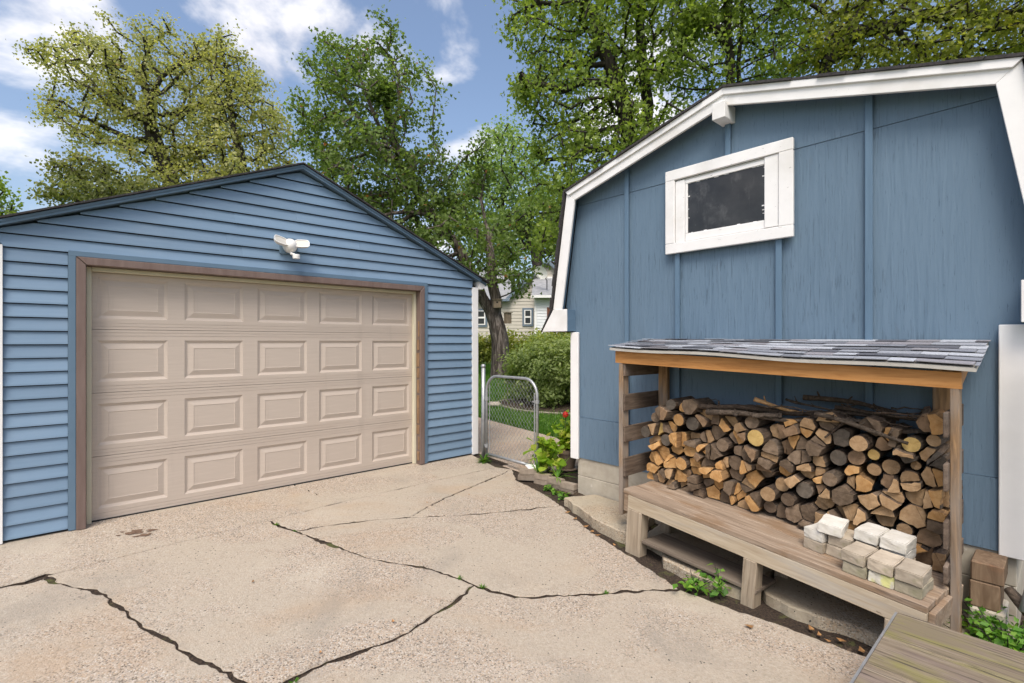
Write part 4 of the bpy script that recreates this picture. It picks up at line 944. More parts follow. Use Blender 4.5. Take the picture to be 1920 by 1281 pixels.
# ------------------------------------------------------------------ plants: helpers
def leaves_mesh(pos, size, up=.9, spread=.8, seed=0, shape='maple', droop=.35, rnd=None, outward=None, aspect=1.):
    """leaf blades as small folded faces; returns V, F(tris), rnd per face"""
    rg = np.random.default_rng(seed); n = len(pos); pos = np.asarray(pos, float)
    nv = rg.normal(size=(n, 3)) * spread; nv[:, 2] += up
    if outward is not None: nv += outward
    nv /= np.linalg.norm(nv, axis=1)[:, None] + 1e-9
    d = rg.normal(size=(n, 3)); d[:, 2] -= droop * 2; d -= nv * (d * nv).sum(1)[:, None]; d /= np.linalg.norm(d, axis=1)[:, None] + 1e-9
    s = np.cross(d, nv); sz = (size * rg.uniform(.6, 1.25, n))[:, None]
    if shape == 'maple':
        T = [(0, 0, 0), (-.52, .30, .10), (-.20, .55, .02), (0, 1.0, -.06), (.20, .55, .02), (.52, .30, .10)]
        F0 = [(0, 2, 1), (0, 3, 2), (0, 4, 3), (0, 5, 4)]
    elif shape == 'round':
        T = [(0, 0, 0), (-.45, .15, .06), (-.5, .55, .08), (0, .9, -.04), (.5, .55, .08), (.45, .15, .06)]
        F0 = [(0, 2, 1), (0, 3, 2), (0, 4, 3), (0, 5, 4)]
    else:
        T = [(0, 0, 0), (-.5 * aspect, .42, .08), (0, 1.0, -.08), (.5 * aspect, .42, .08)]
        F0 = [(0, 2, 1), (0, 3, 2)]
    k = len(T); V = np.empty((n, k, 3))
    for i, (a, b, c) in enumerate(T): V[:, i] = pos + (s * a + d * b + nv * c) * sz
    F = (np.arange(n)[:, None, None] * k + np.array(F0)[None]).reshape(-1, 3)
    r = rg.uniform(0, 1, n) if rnd is None else rnd
    return V.reshape(-1, 3), F, np.repeat(np.clip(r, 0, 1), len(F0))
def grow(trunks, att, step, kill, maxit=70, seed=0, trop=(0, 0, .06)):
    rg = np.random.default_rng(seed); pos = []; par = []
    for tr, pidx in [t[:2] for t in trunks]:
        prev = pidx; a = None
        for q in tr:
            q = np.array(q, float)
            if a is not None or prev is not None:
                st = a if a is not None else pos[prev]; L = np.linalg.norm(q - st); m = max(1, int(L / step))
                for i in range(1, m + 1): pos.append(st + (q - st) * i / m + (rg.normal(size=3) * step * .07 if i < m else 0)); par.append(prev); prev = len(pos) - 1
            else: pos.append(q); par.append(-1); prev = len(pos) - 1
            a = q
    P = np.array(pos); par = list(par); att = np.asarray(att, float)
    def near(att, P, base):
        bi = np.zeros(len(att), int); bd = np.full(len(att), 1e9)
        for i in range(0, len(P), 400):
            dd = ((att[:, None] - P[None, i:i + 400]) ** 2).sum(2); j = dd.argmin(1); v = dd[np.arange(len(att)), j]; m = v < bd; bd[m] = v[m]; bi[m] = j[m] + i + base
        return bi, bd
    bi, bd = near(att, P, 0); tr = np.array(trop)
    for it in range(maxit):
        if not len(att): break
        uni = np.unique(bi); new = []; np_ = []
        for u in uni:
            dv = att[bi == u] - P[u]; dv /= np.linalg.norm(dv, axis=1)[:, None] + 1e-9; v = dv.sum(0); v /= np.linalg.norm(v) + 1e-9
            v = v + tr + rg.normal(size=3) * .16; v /= np.linalg.norm(v); new.append(P[u] + v * step); np_.append(int(u))
        new = np.array(new); base = len(P); P = np.vstack([P, new]); par += np_
        j, dd = near(att, new, base); m = dd < bd; bi[m] = j[m]; bd[m] = dd[m]
        keep = bd > kill * kill; att, bi, bd = att[keep], bi[keep], bd[keep]
    return P, np.array(par)
def tree_mesh(P, par, r_base, rmin, expo=.47, rfix=()):
    n = len(P); kids = np.zeros(n, int)
    for p in par:
        if p >= 0: kids[p] += 1
    tips = (kids == 0).astype(float)
    for i in range(n - 1, -1, -1):
        if par[i] >= 0: tips[par[i]] += tips[i]
    rad = r_base * (tips / tips.max()) ** expo
    for i, q in rfix: rad[i] = max(rad[i] * .6, q)
    idx = np.where((par >= 0) & (rad > rmin))[0]; A = P[par[idx]]; B = P[idx]; ra = np.minimum(rad[par[idx]], rad[idx] * 1.35); rb = rad[idx]
    d = B - A; L = np.linalg.norm(d, axis=1)[:, None] + 1e-9; d /= L; ref = np.where(np.abs(d[:, 2:3]) > .9, np.array([[1., 0, 0]]), np.array([[0., 0, 1]]))
    a = np.cross(d, ref); a /= np.linalg.norm(a, axis=1)[:, None]; b = np.cross(d, a); k = 7; V = np.empty((len(idx), 2, k, 3))
    for i in range(k):
        th = 2 * math.pi * i / k; o = a * math.cos(th) + b * math.sin(th); V[:, 0, i] = A - d * L * .08 + o * ra[:, None]; V[:, 1, i] = B + o * rb[:, None]
    F = [[i, (i + 1) % k, k + (i + 1) % k, k + i] for i in range(k)]
    F = (np.arange(len(idx))[:, None, None] * 2 * k + np.array(F)[None]).reshape(-1, 4)
    return V.reshape(-1, 3), F, tips, rad
DENS = .5
def tree(name, label, trunks, blobs, n_att, n_leaf, leaf, lmat, bark, seed, r_base, step=.45, kill=.5, shape='maple', sig=.28, rmin=.008, hollow=.45, droop=.35, tipmax=4, group='trees behind the buildings', bias=0.):
    """blobs: ellipsoids (cx, cy, cz, rx, ry, rz) that make up the crown"""
    rg = np.random.default_rng(seed); vol = np.array([b_[3] * b_[4] * b_[5] for b_ in blobs]) ** .8; vol /= vol.sum(); att = []
    for b_, q in zip(blobs, vol):
        m = int(n_att * q) + 6; v = rg.normal(size=(m, 3)); v /= np.linalg.norm(v, axis=1)[:, None]; r = (hollow + (1 - hollow) * rg.uniform(0, 1, m)) ** .8
        lob = np.array([mnoise.noise(Vector(q) * 2.1 + Vector((seed * 3.1 + b_[0], b_[2], 0))) for q in v]); v = v * (r * (1 + .5 * lob))[:, None]
        att.append(np.array(b_[:3]) + v * np.array(b_[3:]))
    att = np.vstack(att); att = att[att[:, 2] > zg(0, 12) + 1.2]
    P, par = grow(trunks, att, step, kill, 75, seed); rfix = []; i0 = 0
    for t in trunks:                                  # node count of every hand-set stem, to give it its own taper
        pts = ([P[t[1]]] if t[1] is not None else []) + [np.array(q, float) for q in t[0]]
        cnt = (0 if t[1] is not None else 1) + sum(max(1, int(np.linalg.norm(b_ - a) / step)) for a, b_ in zip(pts, pts[1:]))
        if len(t) > 2: rfix += [(i0 + j, t[2] + (t[3] - t[2]) * j / max(1, cnt - 1)) for j in range(cnt)]
        i0 += cnt
    V, F, tips, rad = tree_mesh(P, par, r_base, rmin, .47, rfix)
    root = thing(name, label, 'tree', Matrix.Translation((P[0][0], P[0][1], P[0][2])), group); off = P[0]
    tm = link('trunk', np_mesh('trunk', V - off, F, bark, True), root)
    n_leaf = int(n_leaf * DENS)
    tw = np.where((tips <= tipmax) & (np.arange(len(P)) > sum(len(t[0]) for t in trunks) * 3))[0]
    if len(tw) == 0: tw = np.where(tips <= tipmax)[0]
    ci = rg.choice(tw, n_leaf); c = P[ci]; pos = c + rg.normal(size=(n_leaf, 3)) * sig * np.array([1, 1, .75])
    ctr = att.mean(0); ow = pos - ctr; ow /= np.linalg.norm(ow, axis=1)[:, None] + 1e-9
    cl = rg.uniform(0, 1, len(P))[ci]; big = np.array([mnoise.noise(Vector(q) * .55 + Vector((seed, 0, 0))) for q in P])[ci]
    rnd = .46 + bias + .30 * big + .22 * (cl - .5) + .42 * (rg.uniform(0, 1, n_leaf) - .5); rnd = np.clip(rnd, 0, .96)
    odd = rg.uniform(0, 1, n_leaf) < .006; rnd[odd] = rg.uniform(.965, 1, odd.sum())
    LV, LF, lr = leaves_mesh(pos - off, leaf, .3, .8, seed, shape, droop, rnd, ow * .5)
    cr = link('crown', np_mesh('crown', LV, LF, lmat, False, lr), root)
    return root, P
def px(x, y, Y): return ((x - 960) / 940 * Y, Y, 1.5 + (640.5 - y) / 940 * Y)     # a sight line measured on the photograph, taken at its distance Y
def blob(x, y, Y, rx, ry, rd): c = px(x, y, Y); return (*c, rx / 940 * Y, rd, ry / 940 * Y)

# ------------------------------------------------------------------ trees
def trees():
    Y = 15.5; b0 = (-.395, Y, zg(-.395, Y) - .1)
    A_trunk = [([b0, px(938, 680, Y), px(938, 640, Y), px(932, 612, Y)], None, .30, .26)]
    # roots flare handled by the thick base; fork into two stems
    k = len(A_trunk[0][0])
    step = .42
    # index of the fork: last node of the first polyline (computed from the same subdivision rule)
    n0 = 1
    q = A_trunk[0][0]
    for a, b_ in zip(q, q[1:]): n0 += max(1, int(np.linalg.norm(np.array(b_) - np.array(a)) / step))
    A_trunk += [([px(905, 560, Y), px(889, 520, Y - .2), px(850, 450, Y - .3), px(800, 390, Y), px(760, 320, Y)], n0 - 1, .16, .07), ([px(930, 560, Y), px(922, 500, Y), px(918, 440, Y + .2)], n0 - 1, .19, .12)]
    bl = [blob(680, 215, Y, 105, 130, 1.9), blob(640, 110, Y, 55, 60, .9), blob(720, 100, Y, 40, 60, .8), blob(700, 330, Y, 140, 90, 2.4), blob(640, 420, Y, 90, 90, 2.), blob(780, 420, Y, 110, 90, 2.2), blob(860, 470, Y - .4, 80, 70, 1.6),
          blob(945, 500, Y - .5, 55, 48, 1.2), blob(972, 528, Y - .6, 34, 32, .8), blob(900, 320, Y + .4, 45, 50, 1.), blob(775, 140, Y, 45, 30, .7), blob(590, 240, Y, 50, 50, 1.), blob(720, 480, Y, 120, 70, 2.), blob(850, 380, Y, 60, 50, 1.3), blob(590, 380, Y, 50, 70, 1.4)]
    tree('maple_tree', 'dark green maple with a forked trunk between garage and shed', A_trunk, bl, 1500, 70000, .118, MT['lf_maple'], MT['bark'], 11, .30, step, .42, sig=.19, rmin=.012, tipmax=5, group=None)
    Y = 26.
    tree('yellowing_tree', 'tall pale yellow-green tree with dark spreading limbs behind the garage', [([(-17.2, Y, .4), px(345, 480, Y), px(345, 400, Y), px(300, 290, Y), px(280, 225, Y)], None)],
         [blob(300, 160, Y, 170, 90, 3.4), blob(170, 130, Y, 90, 50, 2.4), blob(240, 230, Y, 130, 60, 3.), blob(150, 230, Y, 60, 40, 1.6), blob(330, 320, Y, 110, 70, 2.8), blob(155, 75, Y, 30, 28, 1.), blob(330, 90, Y, 80, 40, 2.2), blob(120, 110, Y, 60, 24, 1.4)], 1100, 46000, .135, MT['lf_pale'], MT['bark_dark'], 12, .42, .7, .75, 'diamond', .27, .014, .3, tipmax=4)
    tree('yellowing_tree', 'slender pale yellow-green tree with some orange leaves beside the taller one', [([px(455, 560, Y), px(456, 420, Y), px(455, 330, Y), px(435, 230, Y), px(425, 150, Y)], None)],
         [blob(420, 120, Y, 45, 70, 1.6), blob(440, 220, Y, 80, 80, 2.4), blob(500, 250, Y, 55, 80, 2.), blob(470, 340, Y, 90, 70, 2.6), blob(400, 300, Y, 60, 70, 2.)], 700, 30000, .135, MT['lf_pale'], MT['bark_dark'], 13, .27, .7, .7, 'diamond', .27, .014, .3, tipmax=4, bias=.08)
    Y = 22.
    tree('olive_tree', 'low olive green tree peeking over the garage roof edge', [([px(190, 560, Y), px(195, 430, Y), px(190, 380, Y)], None)],
         [blob(170, 340, Y, 75, 45, 1.8), blob(230, 380, Y, 100, 45, 2.), blob(120, 370, Y, 40, 22, 1.), blob(330, 400, Y, 70, 30, 1.6)], 420, 17000, .14, MT['lf_olive'], MT['bark_dark'], 14, .22, .55, .6, 'diamond', .23, .012, .3)
    Y = 34.
    tree('small_tree', 'small green tree at the picture edge beyond the garage roof', [([px(-45, 560, Y), px(-45, 420, Y)], None)], [blob(-30, 380, Y, 48, 50, 1.8), blob(-50, 420, Y, 60, 40, 1.8)], 150, 3500, .26, MT['lf_bright'], MT['bark_dark'], 15, .2, .7, .7, 'diamond', .35, .014, .3)
    Y = 42.
    tree('distant_tree', 'hazy pale green tree rising beyond the neighbouring houses', [([px(945, 600, Y), px(945, 480, Y), px(940, 380, Y)], None)],
         [blob(930, 300, Y, 60, 60, 3.), blob(890, 380, Y, 60, 80, 3.), blob(980, 350, Y, 60, 90, 3.), blob(960, 270, Y, 30, 40, 1.6), blob(1030, 400, Y, 60, 70, 3.), blob(940, 440, Y, 90, 50, 3.)], 620, 26000, .25, MT['lf_far'], MT['bark_dark'], 16, .4, 1.1, 1.1, 'diamond', .6, .03, .25, tipmax=5)
    Y = 37.
    tree('dark_tree', 'dark green tree with bare forked stems behind the grey house roof', [([px(1004, 600, Y), px(1004, 500, Y), px(1000, 470, Y), px(985, 430, Y)], None), ([px(1006, 560, Y), px(1010, 470, Y), px(1022, 430, Y)], None)],
         [blob(990, 420, Y, 60, 40, 2.4), blob(1050, 430, Y, 60, 60, 2.4), blob(1100, 440, Y, 60, 80, 3.), blob(940, 440, Y, 40, 40, 2.)], 380, 16000, .23, MT['lf_maple'], MT['bark_dark'], 17, .34, 1., 1., 'diamond', .5, .03, .3, tipmax=5)
    Y = 14.
    tree('large_maple', 'large bright green maple towering behind the shed gable', [([(3.7, Y, .35), px(1195, 420, Y), px(1190, 300, Y), px(1165, 180, Y), px(1120, 60, Y), px(1080, -40, Y)], None), ([px(1195, 430, Y + .2), px(1215, 200, Y + .3), px(1200, 60, Y + .5), px(1210, -80, Y + .5)], None)],
         [blob(1050, 80, Y, 90, 80, 1.8), blob(1000, 170, Y, 55, 60, 1.2), blob(1130, 60, Y, 110, 90, 2.2), blob(1080, 200, Y, 100, 80, 2.), blob(1100, 320, Y, 100, 90, 2.), blob(1050, 350, Y, 60, 90, 1.4), blob(1220, 90, Y, 90, 90, 2.), blob(1180, 220, Y, 100, 80, 2.), blob(1030, -30, Y, 110, 60, 2.), blob(1180, -60, Y, 140, 70, 2.4), blob(1040, 440, Y + .6, 50, 60, 1.2), blob(990, 20, Y, 40, 50, 1.)],
         1600, 50000, .115, MT['lf_bright'], MT['bark_dark'], 18, .26, .42, .42, 'maple', .19, .010, .3, tipmax=5)
    Y = 13.
    tree('large_maple', 'leafy green maple with a straight dark double trunk over the shed ridge', [([px(1370, 620, Y), px(1371, 200, Y), px(1368, 90, Y), px(1362, -60, Y)], None, .16, .09), ([px(1382, 300, Y + .2), px(1384, 120, Y + .2), px(1392, 40, Y + .2), px(1400, -80, Y + .3)], None, .07, .04)],
         [blob(1330, 30, Y, 80, 70, 1.6), blob(1290, 110, Y, 70, 50, 1.4), blob(1430, 40, Y, 80, 80, 1.8), blob(1480, 100, Y, 80, 50, 1.6), blob(1380, -80, Y, 180, 70, 2.4), blob(1430, 140, Y, 90, 40, 1.5), blob(1330, 150, Y, 70, 30, 1.2)],
         1000, 29000, .11, MT['lf_bright'], MT['bark_dark'], 19, .15, .38, .4, 'maple', .18, .010, .3, tipmax=5, bias=-.08)
    Y = 12.
    tree('large_maple', 'yellow-green maple with a leaning limb above the shed roof corner', [([px(1530, 640, Y), px(1532, 180, Y), px(1560, 100, Y), px(1610, 30, Y), px(1650, -60, Y)], None), ([px(1560, 110, Y + .2), px(1610, 60, Y), px(1680, 48, Y), px(1720, 30, Y)], None)],
         [blob(1600, 60, Y, 90, 70, 1.6), blob(1700, 90, Y, 100, 60, 1.7), blob(1800, 60, Y, 110, 80, 1.8), blob(1900, 30, Y, 100, 90, 1.8), blob(1600, -60, Y, 160, 60, 2.), blob(1820, -70, Y, 180, 60, 2.), blob(1640, 140, Y, 110, 35, 1.4), blob(1980, 60, Y, 80, 80, 1.6), blob(1540, 90, Y, 50, 50, 1.2), blob(1780, 120, Y, 80, 35, 1.2)],
         1300, 38000, .105, MT['lf_gold'], MT['bark_dark'], 20, .17, .36, .38, 'maple', .17, .010, .3, tipmax=5)
trees()

# ------------------------------------------------------------------ back garden: bush, hedge, bed, grass, bird boxes, houses
def shrub(name, label, cat, center, radii, n, leaf, mat, seed, shape='diamond', stems=14, group=None, aspect=.6, base=None):
    rg = np.random.default_rng(seed); c = np.array(center); rad = np.array(radii); z0 = base if base is not None else c[2] - rad[2]
    k = 130; cl = rg.normal(size=(k, 3)); cl /= np.linalg.norm(cl, axis=1)[:, None]; cl = c + cl * rad * (rg.uniform(.35, 1, (k, 1)) ** .6)
    cl = cl[cl[:, 2] > z0 + .08]; ci = rg.integers(0, len(cl), n); pos = cl[ci] + rg.normal(size=(n, 3)) * rad * .13
    ow = (pos - c) / rad; ow /= np.linalg.norm(ow, axis=1)[:, None] + 1e-9
    rnd = np.clip(.42 + .3 * (rg.uniform(0, 1, len(cl))[ci] - .5) + .5 * (rg.uniform(0, 1, n) - .5) + .16 * ow[:, 2], 0, 1)
    root = thing(name, label, cat, Matrix.Translation((c[0], c[1], z0)), group); off = np.array([c[0], c[1], z0])
    V, F, r = leaves_mesh(pos - off, leaf, .6, .7, seed, shape, .3, rnd, ow * .7, aspect); link('foliage', np_mesh('foliage', V, F, mat, False, r), root)
    m = MB()
    for i in range(stems):
        q = cl[rg.integers(0, len(cl))] - off; b_ = np.array([q[0] * .3, q[1] * .3, 0]); mid = (b_ + q) / 2 + rg.normal(size=3) * .05
        m.tube([b_, mid, q], [.012, .009, .004], 5)
    m.build('stems', MT['bark_dark'], root); return root
def garden():
    def gz(x, y): return zg(x, y)
    # planting bed with a low edging
    cx, cy = .95, 10.75; pts = []
    for i in range(40):
        th = 2 * math.pi * i / 40; pts.append((cx + 1.25 * math.cos(th) * (1 + .05 * math.sin(3 * th)), cy + .95 * math.sin(th)))
    m = MB(); m.add([(x, y, gz(x, y) + .03) for x, y in pts] + [(cx, cy, gz(cx, cy) + .09)], [(i, (i + 1) % 40, 40) for i in range(40)]); struct(m.build('garden_bed', MT['soil']))
    m = MB()
    for i in range(40):
        (x0, y0), (x1, y1) = pts[i], pts[(i + 1) % 40]; m.tube([(x0, y0, gz(x0, y0) + .02), (x1, y1, gz(x1, y1) + .02)], .028, 6)
    tag(m.build('bed_edging', MT['mulchedge']), 'low pale edging curving round the planting bed under the bush', 'edging')
    shrub('bush', 'large leafy green bush growing in the edged bed behind the gate', 'bush', (.98, 10.8, .88), (1.12, .85, .80), 15000, .085, MT['lf_bush'], 31, 'diamond', 26, None, .55, gz(.98, 10.8) + .05)
    shrub('bush', 'yellowish bush rising behind the leafy green one near the shed eave', 'bush', (1.55, 12.8, 1.0), (1.3, .8, .95), 9000, .10, MT['lf_hedge'], 32, 'diamond', 20, None, .6, gz(1.5, 12.8))
    for i, (x, lb) in enumerate(((-2.1, 'clipped hedge section beside the maple trunk, in front of the beige house'), (-.2, 'clipped hedge section behind the maple trunk below the house window'), (1.7, 'clipped hedge section in front of the white house wing'))):
        shrub('hedge', lb, 'hedge', (x, 22.5, 1.15), (1.2, .6, .82), 6000, .13, MT['lf_hedge'], 40 + i, 'diamond', 12, 'hedge along the neighbouring lot', .7, gz(x, 22.5))
    tag(MB().box(-.13, .13, -.08, .08, -.05, .07).build('garden_stone', MT['stone'], None, .03, True, Matrix.Translation((-.36, 10.5, gz(-.36, 10.5) + .03)), 2), 'pale flat stone in the grass beside the planting bed', 'stone')
    # grass: blades over the lawn in view
    rg = np.random.default_rng(7); n = 52000; u = 1.62 + 9.0 * rg.uniform(0, 1, n) ** 1.6; s = rg.uniform(-11.5, 1.6, n)
    X = G0.x + U.x * u + D.x * s; Yv = G0.y + U.y * u + D.y * s
    keep = (((X - cx) / 1.22) ** 2 + ((Yv - cy) / .93) ** 2 > 1) & (X / Yv > -.16) & (X / Yv < .3); X, Yv = X[keep], Yv[keep]; n = len(X)
    Z = np.array([zg(a, b_) for a, b_ in zip(X, Yv)]); h = rg.uniform(.05, .12, n) * (1 + .4 * (Yv > 11)); a = rg.uniform(0, 6.28, n); wd = .006 + .0006 * (Yv - 6)
    lx, ly = rg.normal(size=n) * .03, rg.normal(size=n) * .03
    V = np.empty((n, 3, 3)); V[:, 0] = np.stack([X - np.cos(a) * wd, Yv - np.sin(a) * wd, Z - .005], 1); V[:, 1] = np.stack([X + np.cos(a) * wd, Yv + np.sin(a) * wd, Z - .005], 1); V[:, 2] = np.stack([X + lx, Yv + ly, Z + h], 1)
    o = link('grass', np_mesh('grass', V.reshape(-1, 3), np.arange(n * 3).reshape(-1, 3), MT['grass'], False, np.clip(.5 + .5 * rg.normal(size=n) * .5, 0, 1))); struct(o, 'stuff'); o['label'] = 'bright green lawn grass beyond the gate'; o['category'] = 'grass'
    # bird boxes on the maple
    def box_(x, y, Yd, w_, h, lb, hole):
        c = px(x, y, Yd); o = thing('birdhouse', lb, 'birdhouse', Matrix.Translation(c) @ Matrix.Rotation(R(-12 if hole else 30), 4, 'Z'))
        MB().box(-w_ / 2, w_ / 2, -.09, .09, -h / 2, h / 2).build('box', MT['birdhouse'], o, .004)
        m = MB(); m.box(-w_ / 2 - .02, w_ / 2 + .02, -.13, .1, h / 2 + .001, h / 2 + .022); m.build('roof', MT['birdhouse'], o, .003)
        if hole:
            m = MB(); m.tube([(0, -.0935, h * .18), (0, -.088, h * .18)], .027, 14); m.build('entrance_hole', MT['hole'], o)
    box_(933.5, 570, 15.2, .23, .24, 'grey wooden birdhouse with a round hole on the maple trunk', True)
    box_(952, 597, 15.35, .17, .32, 'tall brown nest box hung on the side of the maple trunk', False)
garden()

def house_windows(root, x, z, w_, h, y):
    wn = link('window', MB().box(x - w_ / 2 - .12, x + w_ / 2 + .12, y - .05, y - .002, z - .12, z + h + .12).mesh('window', MT['house_trim']), root)
    MB().box(x - w_ / 2, x + w_ / 2, y - .075, y - .051, z, z + h).build('frame', MT['white'], wn)
    for k in range(2): MB().box(x - w_ / 2 + .06, x + w_ / 2 - .06, y - .082, y - .0755, z + .06 + k * h / 2, z + (k + 1) * h / 2 - .04).build('pane', MT['pane'], wn)
def clap(root, x0, x1, y, z0, z1, H, mat, gable=None):
    """lap siding, one board after another; gable=(peak x, peak z, slope)"""
    z = z0
    while z < z1:
        zt = min(z + H, z1); a0, b0, a1, b1 = x0, x1, x0, x1
        if gable:
            lim = lambda zz: (max(x0, gable[0] - (gable[1] - zz) / gable[2]), min(x1, gable[0] + (gable[1] - zz) / gable[2]))
            a0, b0 = lim(z); a1, b1 = lim(zt)
        if b0 - a0 > .05:
            m = MB(); m.add([(a0, y - .03, z), (b0, y - .03, z), (b1, y - .006, zt), (a1, y - .006, zt), (a0, y, z), (b0, y, z), (b1, y, zt), (a1, y, zt)], [(0, 1, 2, 3), (4, 5, 1, 0), (3, 2, 6, 7), (4, 0, 3, 7), (1, 5, 6, 2)]); m.build('siding_board', mat, root)
        z = zt
def houses():
    g = .5
    h = thing('beige_house', 'beige sided house with a grey cross gable roof beyond the hedge', 'house', Matrix.Translation((0, 30, g)) @ Matrix.Rotation(R(-4), 4, 'Z'))
    ez_, pz = 3.62, 5.72; cxg, hw = 2.14, 2.3; sl = (pz - ez_) / hw
    m = MB(); m.box(-7, -.16, .005, 7, 0, ez_); m.build('wall', MT['house_beige'], h); m = MB(); m.prism([(-.155, 0), (4.44, 0), (4.44, ez_), (cxg, pz), (-.155, ez_)], .0, 7); m.build('gable_wall', MT['house_beige'], h)
    clap(h, -7, 4.4, -.002, .0, ez_, .2, MT['house_beige']); clap(h, -.15, 4.43, -.003, ez_, pz - .1, .2, MT['house_beige'], (cxg, pz, sl))
    r = MB(); r.add([(-7.2, -.4, ez_ - .12), (-.1, -.4, ez_ - .12), (-.1, 3.5, 5.9), (-7.2, 3.5, 5.9), (-7.2, 7.4, ez_ - .12), (-.1, 7.4, ez_ - .12)], [(0, 1, 2, 3), (3, 2, 5, 4)]); r.build('roof', MT['house_roof'], h)
    MB().box(-7.2, -.12, -.44, -.401, ez_ - .24, ez_ - .10).build('eave_board', MT['house_trim'], h)
    for sg in (-1, 1):
        def Q(dx, o): return (cxg + sg * dx, pz - dx * sl + o)
        p = [Q(0, .02), Q(hw + .25, .02), Q(hw + .25, .12), Q(0, .12)]; MB().prism(p if sg > 0 else p[::-1], -.3, 7).build('gable_roof', MT['house_roof'], h)
        p = [Q(0, -.1), Q(hw + .25, -.1), Q(hw + .25, .12), Q(0, .12)]; MB().prism(p if sg > 0 else p[::-1], -.34, -.301).build('rake_board', MT['house_trim'], h)
    house_windows(h, .95, 2.03, .42, .85, -.03); house_windows(h, -1.85, 2.0, .5, .85, -.03)
    MB().box(2.1, 2.5, -.06, -.028, 4.35, 4.85).build('gable_vent', MT['white'], h)
    m = MB(); m.tube([(-.45, -.1, 0), (-.45, -.1, 1.2)], .03, 6); m.build('downspout', MT['white'], h)
    w2 = thing('white_house_wing', 'white sided house wing with a low grey roof beside the beige house', 'house', Matrix.Translation((0, 28, g)) @ Matrix.Rotation(R(-4), 4, 'Z'))
    MB().box(1.3, 8, .0, 1.9, 0, 3.5).build('wall', MT['house_white'], w2); clap(w2, 1.29, 8, -.002, 0, 3.5, .16, MT['house_white'])
    MB().add([(1.1, -.35, 3.5), (8.2, -.35, 3.5), (8.2, 1.9, 4.75), (1.1, 1.9, 4.75), (1.1, -.35, 3.42), (8.2, -.35, 3.42), (8.2, 1.9, 4.67), (1.1, 1.9, 4.67)], [(0, 1, 2, 3), (7, 6, 5, 4), (0, 4, 5, 1), (0, 3, 7, 4), (1, 5, 6, 2)]).build('roof', MT['house_roof'], w2)
    MB().box(1.1, 8.2, -.46, -.36, 3.4, 3.54).build('gutter', MT['white'], w2); MB().box(1.25, 1.37, -.05, -.004, 0, 3.4).build('corner_post', MT['white'], w2)
    MB().box(1.95, 2.5, -.06, -.035, 2.3, 2.9).build('door', MT['redwood'], w2)
    d_ = thing('satellite_dish', 'white oval satellite dish on the white wing roof', 'dish', Matrix.Translation((1.95, 28.0, g + 4.2)))
    m = MB(); dish = []; n = 20
    for r_, dp in ((0, .08), (.5, .06), (1, 0)):
        for k in range(n): th = 2 * math.pi * k / n; dish.append((.42 * r_ * math.cos(th), dp, .36 * r_ * math.sin(th)))
    f = [(a * n + k, a * n + (k + 1) % n, (a + 1) * n + (k + 1) % n, (a + 1) * n + k) for a in range(2) for k in range(n)]
    MD = Matrix.Translation((-.35, -.2, .62)) @ Matrix.Rotation(R(-35), 4, 'Z') @ Matrix.Rotation(R(18), 4, 'X') @ Matrix.Rotation(R(38), 4, 'Y')
    m.add([MD @ Vector(v) for v in dish], f); m.build('reflector', MT['plastic'], d_)
    m = MB(); m.tube([(0, 0, -.3), (0, 0, .2), (-.2, -.1, .5), (-.32, -.14, .6)], .03, 6); m.build('mast', MT['wire'], d_)
    m = MB(); m.tube([(-.4, -.2, .3), (-.8, -.7, .62), (-.86, -.74, .75)], .03, 6); m.build('feed_arm', MT['plastic'], d_)
    for k in range(2):
        a = Vector(px(-40, 370 + 7 * k, 30)); b_ = Vector(px(160, 427 + 6 * k, 34)); pts = [a.lerp(b_, i / 12) - Vector((0, 0, 1.2 * (i / 12) * (1 - i / 12))) for i in range(13)]
        tag(MB().tube(pts, .022, 4).build('utility_wire', MT['wire']), 'overhead utility wire beyond the garage roof', 'wire', 'overhead wires')
houses()

